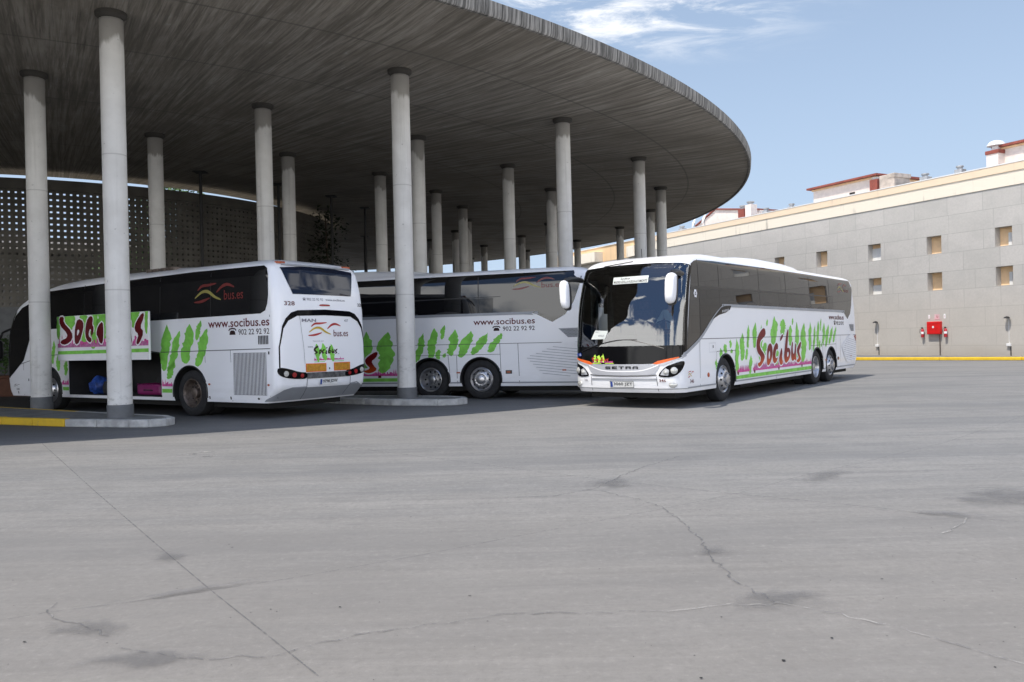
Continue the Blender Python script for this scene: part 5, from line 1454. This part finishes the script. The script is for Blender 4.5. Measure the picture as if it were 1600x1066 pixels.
for ci, (mn, hw, pts) in enumerate(CR):
    hw *= .5
    rg = random.Random(40 + ci); pts2 = [pts[0]]
    for a, b in zip(pts, pts[1:]):
        n = max(1, int(math.hypot(b[0] - a[0], b[1] - a[1]) / .06)); j = .0 if mn == 'joint' else .022
        for k in range(1, n + 1):
            t = k / n; e = 0 if k == n else 1
            pts2.append((a[0] + (b[0] - a[0]) * t + e * rg.uniform(-j, j), a[1] + (b[1] - a[1]) * t + e * rg.uniform(-j, j)))
    bm = bmesh.new(); prev = None
    for i, p in enumerate(pts2):
        d = Vector(pts2[min(i + 1, len(pts2) - 1)]) - Vector(pts2[max(i - 1, 0)]); d.normalize(); w_ = hw * (rg.uniform(.4, 1.3) if mn != 'joint' else rg.uniform(.7, 1.1))
        v = [bm.verts.new((p[0] - d.y * w_, p[1] + d.x * w_, .004 + .0006 * ci)), bm.verts.new((p[0] + d.y * w_, p[1] - d.x * w_, .004 + .0006 * ci))]
        if prev: bm.faces.new((prev[0], prev[1], v[1], v[0]))
        prev = v
    tag(obj('ground_crack' if mn != 'joint' else 'ground_joint', bm, M[mn]), kind='structure')
for i, (x, y, ru, rv, an) in enumerate([(-2.28, 4.38, .30, .16, -.4), (-1.78, 3.93, .34, .15, 0), (4.3, 7.25, .75, .45, .4), (1.46, 4.60, .35, .20, .2), (3.2, 8.55, .7, .22, .8), (-2.45, 5.85, .14, .22, .6), (1.33, 5.68, .18, .16, 0), (3.45, 6.62, .35, .12, -.5), (-1.95, 5.02, .5, .06, .5), (1.0, 8.4, .35, .3, .9)]):
    bm = bmesh.new(); bm.faces.new([bm.verts.new((1.4 * math.cos(a), 1.4 * math.sin(a), 0)) for a in [2 * PI * k / 24 for k in range(24)]])
    o = obj('ground_stain', bm, M['stain']); o.location = (x, y, .0115 + .0007 * i); o.scale = (ru, rv, 1); o.rotation_euler = (0, 0, an); tag(o, kind='structure')
# specks of litter and grit
bm = bmesh.new(); rg = random.Random(77)
spots = [(-4.52, 11.52, .12), (-4.38, 11.73, .10), (-4.13, 11.23, .09)]
for x, y in [(-2.51, 4.21), (-1.0, 4.65), (-0.28, 4.8), (-2.09, 6.09), (-0.89, 7.01), (0.78, 3.57), (1.51, 4.0), (2.17, 4.94), (1.19, 3.74)]:
    bm.faces.new([bm.verts.new((x + .010 * rg.uniform(.5, 1.2) * math.cos(a), y + .008 * rg.uniform(.5, 1.2) * math.sin(a), .006)) for a in [2 * PI * k / 8 for k in range(8)]])
for _ in range(260):
    y = 3.2 + 12 * rg.random() ** 1.6; x = rg.uniform(-.62, .62) * y; r_ = rg.uniform(.002, .006)
    bm.faces.new([bm.verts.new((x + r_ * rg.uniform(.5, 1.2) * math.cos(a), y + r_ * rg.uniform(.5, 1.2) * math.sin(a), .003)) for a in [2 * PI * k / 6 for k in range(6)]])
tag(obj('grit', bm, M['dark']), 'small dark specks of grit scattered over the yard', 'grit', None, 'stuff')
bm = bmesh.new()
for x, y, r_ in spots:
    bm.faces.new([bm.verts.new((x + r_ * 1.25 * rg.uniform(.45, 1.2) * math.cos(a), y + r_ * .8 * rg.uniform(.4, 1.2) * math.sin(a), .0035)) for a in [2 * PI * k / 22 for k in range(22)]])
tag(obj('ground_patch', bm, M['crack_pale']), kind='structure')

# ------------------------------------------------------------------ stone building on the right
bd = empty('stone_building', (WP.x, WP.y, 0), math.atan2(WDn.y, WDn.x))
tag(bd, 'long grey stone-clad building with cream cornice and small deep square windows', 'building')
# local frame: x = t along the wall, +y = towards the yard, z up
T0, T1 = -48.0, 31.5
wins = []
for i, tc in enumerate((.92, 4.71, 8.50, 12.36, 15.9, 19.7, 23.5, 27.3)):
    wins.append((tc - .435, tc + .435, 5.56, 6.50)); wins.append((tc - .435, tc + .435, 3.62, 4.56))
for k in range(1, 10):
    tc = .92 - 3.8 * k
    wins.append((tc - .435, tc + .435, 5.56, 6.50)); wins.append((tc - .435, tc + .435, 3.62, 4.56))
xs = sorted({T0, T1} | {w[0] for w in wins} | {w[1] for w in wins}); zs = [0, 3.62, 4.56, 5.56, 6.50, 8.45]
bm = bmesh.new(); vv = {}
def wv(x, z):
    k = (round(x, 3), round(z, 3))
    if k not in vv: vv[k] = bm.verts.new((x, 0, z))
    return vv[k]
ws = {(round(w[0], 3), round(w[2], 3)) for w in wins}
for a, b in zip(xs, xs[1:]):
    for c, d in zip(zs, zs[1:]):
        if (round(a, 3), round(c, 3)) in ws: continue
        bm.faces.new((wv(a, c), wv(a, d), wv(b, d), wv(b, c)))
obj('wall', bm, M['stone'], bd)
for i, (a, b, c, d) in enumerate(wins):
    bm = bmesh.new(); dp = -.42
    for q in (((a, 0, c), (a, dp, c), (a, dp, d), (a, 0, d)), ((b, 0, c), (b, 0, d), (b, dp, d), (b, dp, c)), ((a, 0, c), (b, 0, c), (b, dp, c), (a, dp, c)), ((a, 0, d), (a, dp, d), (b, dp, d), (b, 0, d))):
        bm.faces.new([bm.verts.new(p) for p in q])
    wn = obj('window', bm, M['stone'], bd)
    bm = bmesh.new(); bm.faces.new([bm.verts.new(p) for p in ((a - .3, dp - .003, c - .2), (b + .3, dp - .003, c - .2), (b + .3, dp - .003, d + .2), (a - .3, dp - .003, d + .2))])
    obj('back_panel', bm, M['recess_orange'], wn)
    kind = int(round((a + .435 - .92) / 3.8)) % 4
    if kind == 2: obj('roller_shutter', boxes((a + .02, b + .1, dp, dp + .05, c - .1, c + (.72 if i % 2 == 0 else .55))), M['shutter'], wn)
    elif kind == 3: obj('roller_shutter', boxes((a + .05, a + .35, dp, dp + .05, c - .1, c + .62)), M['shutter'], wn)
    elif kind == 0: obj('roller_shutter', boxes((b - .62, b - .45, dp, dp + .05, c - .05, c + .66)), M['shutter'], wn)
    else: obj('roller_shutter', boxes((a + .0, a + .10, dp, dp + .05, c - .05, c + .6)), M['shutter'], wn)
def lbox(name, m, *bs, bevel=0.0, parent=bd): return obj(name, boxes(*bs), m, parent, None, bevel)
lbox('cornice', M['cornice'], (T0, T1, -.4, .045, 8.453, 9.14), bevel=.01)
lbox('parapet', M['parapet'], (T0, T1, -.4, .09, 9.143, 9.52))
lbox('parapet_cap', M['white_plastic'], (T0, 46, -.45, .11, 9.523, 9.575))
lbox('ochre_wall', M['ochre_wall'], (T1 + .003, 46, -.4, .03, 8.20, 9.52))
lbox('lower_wall', M['stone'], (T1 + .003, 46, -.4, .0, 0, 8.197))
lbox('cream_block', M['cornice'], (36.9, 41.9, .033, .9, 8.203, 9.05)); lbox('cream_panel', M['cornice'], (31.8, 32.9, .033, .3, 8.203, 9.08))
lbox('flat_roof', M['fascia'], (T0, 46, -14, -.46, 9.0, 9.2))
lbox('end_wall', M['ochre_wall'], (46.003, 46.4, -14, .05, 0, 9.45))
def back(t, dd): return -24.7 + (t + 24.7) * (1 + dd / 39.97)
def backz(z, dd): return 1.475 + (z - 1.475) * (1 + dd / 39.97)
def cabin(name, t0, t1, zt, dd, roof_over=.25, gable=False, win=None):
    a, b, h = back(t0, dd), back(t1, dd), backz(zt, dd)
    c = lbox(name, M['penthouse'], (a, b, -dd - 4.5, -dd, 9.203, h - .12))
    lbox('roof', M['roof_red'], (a - roof_over, b + roof_over, -dd - 4.5 - roof_over, -dd + roof_over, h - .117, h), parent=c)
    lbox('cornice', M['recess_orange'], (a - .08, b + .08, -dd - 4.6, -dd + .08, h - .22, h - .12), parent=c)
    if win: lbox('window', M['dark'], (back(win[0], dd), back(win[1], dd), -dd - .02, -dd + .012, backz(win[2], dd), backz(win[3], dd)), parent=c)
    return c
cabin('roof_cabin', 8.3, 12.9, 10.48, 1.2, .3, False, (9.76, 10.15, 9.62, 9.73))
cabin('roof_cabin', -5.5, 1.05, 10.50, 1.2, .25)
# long gabled cabin
a_, b_, dd = back(17.6, 2.0), back(24.2, 2.0), 2.0
bm = bmesh.new()
gp = [(a_, 9.203), (b_, 9.203), (b_, 10.0), (back(22.0, dd), backz(10.52, dd)), (a_, backz(9.85, dd))]
fa = [bm.verts.new((x, -dd, z)) for x, z in gp]; fb = [bm.verts.new((x, -dd - 5, z)) for x, z in gp]
bm.faces.new(fa); bm.faces.new(list(reversed(fb)))
for i in range(5): bm.faces.new((fa[i], fa[(i + 1) % 5], fb[(i + 1) % 5], fb[i]))
bmesh.ops.recalc_face_normals(bm, faces=bm.faces[:])
gc = obj('roof_cabin', bm, M['penthouse'], bd)
bm = bmesh.new()
for (p, q) in ((gp[2], gp[3]), (gp[3], gp[4])):
    v = [(p[0], p[1]), (q[0], q[1]), (q[0], q[1] + .1), (p[0], p[1] + .1)]
    A_ = [bm.verts.new((x, -dd + .12, z + .003)) for x, z in v]; B_ = [bm.verts.new((x, -dd - 5.1, z + .003)) for x, z in v]
    bm.faces.new(A_); bm.faces.new(B_)
    for i in range(4): bm.faces.new((A_[i], A_[(i + 1) % 4], B_[(i + 1) % 4], B_[i]))
bmesh.ops.recalc_face_normals(bm, faces=bm.faces[:]); obj('roof', bm, M['roof_red'], gc)
lbox('window', M['dark'], (back(20.94, dd), back(21.5, dd), -dd - .02, -dd + .012, 9.70, 9.86), parent=gc)
def chimney(t0, t1, zt, dd, cap='vent_metal', m='chimney', capz=.22):
    a, b, h = back(t0, dd), back(t1, dd), backz(zt, dd)
    c = lbox('chimney', M[m], (a, b, -dd - (b - a), -dd, 9.203, h - capz), bevel=.01)
    if cap:
        bm = bmesh.new(); mid = (a + b) / 2; w_ = (b - a) * .42
        lathe(bm, [(w_ * .8, h - capz), (w_ * .8, h - capz * .5), (w_ * 1.1, h - capz * .45), (w_ * 1.1, h - .02), (.001, h)], 14, Matrix.Translation((mid, -dd - w_, 0)))
        obj('cowl', bm, M[cap], c, 40)
    return c
chimney(18.42, 18.98, 10.62, .8, 'vent_metal', 'penthouse', .25); chimney(19.1, 19.7, 10.45, 1.6, 'vent_metal', 'roof_red', .28)
lbox('chimney', M['chimney'], (back(7.07, .6), back(8.05, .6), -1.9, -.6, 9.203, backz(10.32, .6)), (back(7.02, .6), back(7.5, .6), -1.95, -.58, backz(10.1, .6), backz(10.33, .6) + .003), bevel=.01)
chimney(8.2, 8.72, 10.35, 1.0, 'white_plastic', 'roof_red', .14)
chimney(5.05, 5.49, 9.97, .5, 'vent_metal', 'vent_metal', .2); chimney(3.05, 3.45, 9.98, .5, 'vent_metal', 'vent_metal', .2)
chimney(14.69, 15.1, 9.86, .5, 'vent_metal', 'vent_metal', .2); chimney(16.95, 17.38, 9.93, .5, 'vent_metal', 'vent_metal', .2); chimney(25.87, 26.31, 9.92, .5, 'vent_metal', 'vent_metal', .2)
# domed flue
dc = lbox('chimney', M['penthouse'], (back(1.09, .7), back(1.70, .7), -1.35, -.7, 9.203, backz(10.18, .7)))
lbox('band', M['roof_red'], (back(1.05, .7), back(1.74, .7), -1.40, -.66, backz(10.18, .7) + .003, backz(10.36, .7)), parent=dc)
bm = bmesh.new(); hz_ = backz(10.36, .7)
lathe(bm, [(.20, hz_), (.20, hz_ + .22), (.42, hz_ + .25), (.40, hz_ + .34), (.30, hz_ + .45), (.15, hz_ + .51), (.001, hz_ + .53)], 20, Matrix.Translation((back(1.40, .7), -1.03, 0)))
obj('cowl', bm, M['white_plastic'], dc, 40)
for i, (t, z, r_) in enumerate(((23.7, 10.12, .40), (24.85, 9.98, .36))):
    sd = empty('satellite_dish'); tag(sd, ['larger white satellite dish by the gabled roof cabin', 'white satellite dish half hidden by the canopy edge'][i], 'dish', 'satellite dishes on the roof')
    sd.location = (*wpt(back(t, .5), -.8), 0); sd.rotation_euler = (0, 0, math.atan2(WDn.y, WDn.x))
    bm = bmesh.new(); lathe(bm, [(.001, .10), (r_ * .5, .07), (r_ * .8, .035), (r_, 0), (r_ * .98, -.01), (r_ * .5, .055), (.001, .085)], 24, Matrix.Translation((0, 0, z + .1)) @ Matrix.Rotation(math.radians(-68), 4, 'X') @ Matrix.Rotation(math.radians(25), 4, 'Y'))
    obj('reflector', bm, M['white_plastic'], sd, 60)
    bm = bmesh.new(); tube(bm, [(0, -.1, 9.2), (0, -.1, z + .1)], .03, 8); obj('mast', bm, M['vent_metal'], sd)

# --- things fixed to the wall
def on_wall(name, t, label, cat, group=None):
    o = empty(name, (*wpt(t, 0), 0), math.atan2(WDn.y, WDn.x)); return tag(o, label, cat, group)
hb = on_wall('hose_cabinet', 4.72, 'square red fire hose cabinet on the grey stone wall', 'cabinet')
obj('box', boxes((-.39, .39, .003, .20, 1.27, 1.95)), M['cabinet'], hb, None, .02)
obj('door', boxes((-.36, .36, .203, .215, 1.30, 1.90)), M['cabinet'], hb, None, .006)
bm = bmesh.new(); bm.faces.new([bm.verts.new((.06 * math.cos(a), .218, 1.66 + .06 * math.sin(a))) for a in [2 * PI * k / 14 for k in range(14)]]); obj('door_emblem', bm, M['white_plastic'], hb)
obj('top_seam', boxes((-.37, .37, .216, .219, 1.83, 1.845)), M['ext_red'], hb)
bm = bmesh.new(); tube(bm, [(-.27, .06, 1.27), (-.27, .06, .15)], .025, 8); obj('water_pipe', bm, M['rim_brown'], hb)
e0 = None
for i, (t, lab) in enumerate(((5.42, 'red fire extinguisher with a black hose on the left of the hose cabinet'), (4.06, 'red fire extinguisher with a white label on the right of the hose cabinet'))):
    if e0 is None:
        e0 = e = on_wall('fire_extinguisher', t, lab, 'extinguisher', 'fire extinguishers by the hose cabinet')
        bm = bmesh.new(); lathe(bm, [(.075, 1.12), (.08, 1.14), (.08, 1.48), (.06, 1.55), (.03, 1.58), (.03, 1.62)], 16, Matrix.Translation((0, .12, 0)), True, True); obj('cylinder', bm, M['ext_red'], e, 40)
        bm = bmesh.new(); box(bm, -.03, .03, .09, .17, 1.60, 1.63); box(bm, -.015, .10, .11, .13, 1.63, 1.66); obj('valve', bm, M['black'], e)
        bm = bmesh.new(); tube(bm, [(.03, .12, 1.60), (.15, .12, 1.55), (.17, .12, 1.40), (.12, .12, 1.30)], .012, 6); obj('hose', bm, M['black'], e)
        bm = bmesh.new(); lathe(bm, [(.0815, 1.30), (.0815, 1.42)], 16, Matrix.Translation((0, .12, 0))); obj('paper_label', bm, M['white_film'], e, 60)
        obj('bracket', boxes((-.05, .05, .003, .05, 1.30, 1.40)), M['black'], e)
    else:
        e = copy_tree(e0); e.location = (*wpt(t, 0), 0); tag(e, lab)
pinkm = mat('faded pink sign', (.62, .42, .44), .5)
sg0 = None
for i, (t, z, w_, h_, lab) in enumerate(((5.09, 2.22, .05, .10, 'small faded sign above the left extinguisher'), (4.62, 2.20, .15, .14, 'faded pink hose reel sign above the cabinet'), (4.18, 2.22, .05, .12, 'small faded sign above the right extinguisher'))):
    s2 = on_wall('safety_sign', t, lab, 'sign', 'faded safety signs on the stone wall')
    obj('plate', boxes((-w_, w_, .003, .012, z - h_, z + h_)), pinkm if i == 1 else M['white_film'], s2)
    bm = bmesh.new(); tube(bm, [(0, .013, z - h_ * .6), (0, .013, z + h_ * .5)] if i != 1 else [(.05 * math.cos(a), .013, z + .05 * math.sin(a)) for a in [2 * PI * k / 14 for k in range(13)]], .008, 4); obj('symbol', bm, M['red'], s2)
l0 = None
for i, (t, lab) in enumerate(((8.40, 'dark hooded wall lamp with conduit, left of the hose cabinet'), (.74, 'dark hooded wall lamp with conduit, right of the hose cabinet'))):
    if l0 is None:
        l0 = o = on_wall('wall_lamp', t, lab, 'lamp', 'hooded lamps on the stone wall')
        bm = bmesh.new(); lathe(bm, [(.001, 2.09), (.09, 2.07), (.15, 2.0), (.13, 1.99), (.001, 2.0)], 16, Matrix.Translation((0, .17, 0)) @ Matrix.Diagonal((1, 1.1, 1, 1))); obj('hood', bm, M['black'], o, 40)
        bm = bmesh.new(); tube(bm, [(0, .003, 1.95), (0, .17, 1.99)], .03, 8); obj('arm', bm, M['vent_metal'], o)
        bm = bmesh.new(); tube(bm, [(0, .02, .70), (0, .02, 1.95)], .012, 6); obj('conduit', bm, M['white_plastic'], o)
        obj('junction_box', boxes((-.10, .10, .003, .11, .62, .76)), M['white_plastic'], o, None, .01)
        bm = bmesh.new(); tube(bm, [(-.08, .03, .15), (-.08, .03, .62)], .022, 6); obj('cable', bm, M['steel_dark'], o)
    else:
        o = copy_tree(l0); o.location = (*wpt(t, 0), 0); tag(o, lab)

# ------------------------------------------------------------------ sky, sun
EL, SX, SY = math.radians(63), -.77, -.64
wd = bpy.data.worlds.new('World'); SC.world = wd; wd.use_nodes = True
nt = wd.node_tree; bg = nt.nodes['Background']
sky = nd(nt, 'ShaderNodeTexSky', sky_type='NISHITA'); sky.sun_disc = False; sky.sun_elevation = EL; sky.sun_rotation = math.atan2(SX, SY)
sky.air_density = 1.0; sky.dust_density = 1.4; sky.ozone_density = 1.2; sky.altitude = 50
tc = nd(nt, 'ShaderNodeTexCoord'); sep = nd(nt, 'ShaderNodeSeparateXYZ'); nt.links.new(tc.outputs['Generated'], sep.inputs[0])
X_, Y_, Z_ = sep.outputs
zz = math_n(nt, 'MAXIMUM', math_n(nt, 'ADD', Z_, .12), .05)
cmb = nd(nt, 'ShaderNodeCombineXYZ'); nt.links.new(math_n(nt, 'DIVIDE', X_, zz), cmb.inputs[0]); nt.links.new(math_n(nt, 'DIVIDE', Y_, zz), cmb.inputs[1])
wisp = noise(nt, mapping(nt, cmb.outputs[0], (1.0, 2.0, 1), (0, 0, .35), (.3, .8, 0)), 3.6, 10, .66, .5)
m1 = math_n(nt, 'MULTIPLY', ramp(nt, Z_, .295, .36), ramp(nt, Y_, .3, .7))
m1 = math_n(nt, 'MULTIPLY', m1, ramp(nt, X_, .40, .15))
c1 = math_n(nt, 'MULTIPLY', ramp(nt, wisp, .42, .66), m1)
cum = noise(nt, mapping(nt, tc.outputs['Generated'], (1, 1, 1.6), (0, 0, 0), (2.2, .4, .1)), 3.4, 9, .58, .2)
thr = math_n(nt, 'ADD', cum, ramp(nt, Z_, .12, .36, .09, -.09))
back_m = ramp(nt, Y_, .52, .36)
c2 = math_n(nt, 'MULTIPLY', ramp(nt, thr, .465, .54), math_n(nt, 'MULTIPLY', back_m, ramp(nt, Z_, -.02, .03)))
cov = math_n(nt, 'MAXIMUM', math_n(nt, 'MULTIPLY', c1, .75), c2)
hsv = nd(nt, 'ShaderNodeHueSaturation'); hsv.inputs['Saturation'].default_value = 1.0; hsv.inputs['Value'].default_value = 1.0; nt.links.new(sky.outputs[0], hsv.inputs['Color'])
skc = mixc(nt, math_n(nt, 'MULTIPLY', ramp(nt, Z_, .0, .45, .85, .45), ramp(nt, Y_, -.1, .5)), hsv.outputs[0], (3.8, 4.8, 6.25))
skc = mixc(nt, math_n(nt, 'MULTIPLY', ramp(nt, Y_, .25, -.1), ramp(nt, Z_, .03, .2, 0, .8)), skc, (1.3, 2.5, 5.4))
col = mixc(nt, c1, skc, (7.6, 7.7, 7.9))
col = mixc(nt, c2, col, (21.0, 21.0, 21.0))  # cumulus out of view, brightened as fill for the shaded coach sides
nt.links.new(col, bg.inputs['Color']); bg.inputs['Strength'].default_value = .15

sun = bpy.data.lights.new('sun', 'SUN'); sun.energy = 4.7; sun.angle = math.radians(.53); sun.color = (1, .935, .84)
so = bpy.data.objects.new('sun', sun); COL.objects.link(so)
d = Vector((SX * math.cos(EL), SY * math.cos(EL), math.sin(EL))); so.rotation_euler = d.to_track_quat('Z', 'Y').to_euler(); so.location = (0, 0, 60)

# ------------------------------------------------------------------ camera
cam = bpy.data.cameras.new('camera'); co = bpy.data.objects.new('camera', cam); COL.objects.link(co); SC.camera = co
cam.sensor_width = 36; cam.lens = 36 * 1296.6 / 1600; cam.clip_end = 3000; cam.clip_start = .1
pitch, roll = -.0007, .0235
co.matrix_world = Matrix.Translation((0, 0, 1.475)) @ Matrix.Rotation(PI / 2 + pitch, 4, 'X') @ Matrix.Rotation(-roll, 4, 'Z')
SC.view_settings.view_transform = 'Standard'; SC.view_settings.look = 'None'; SC.view_settings.exposure = 0; SC.view_settings.gamma = 1
SC.cycles.max_bounces = 8; SC.cycles.transparent_max_bounces = 12
SC.render.engine = 'CYCLES'
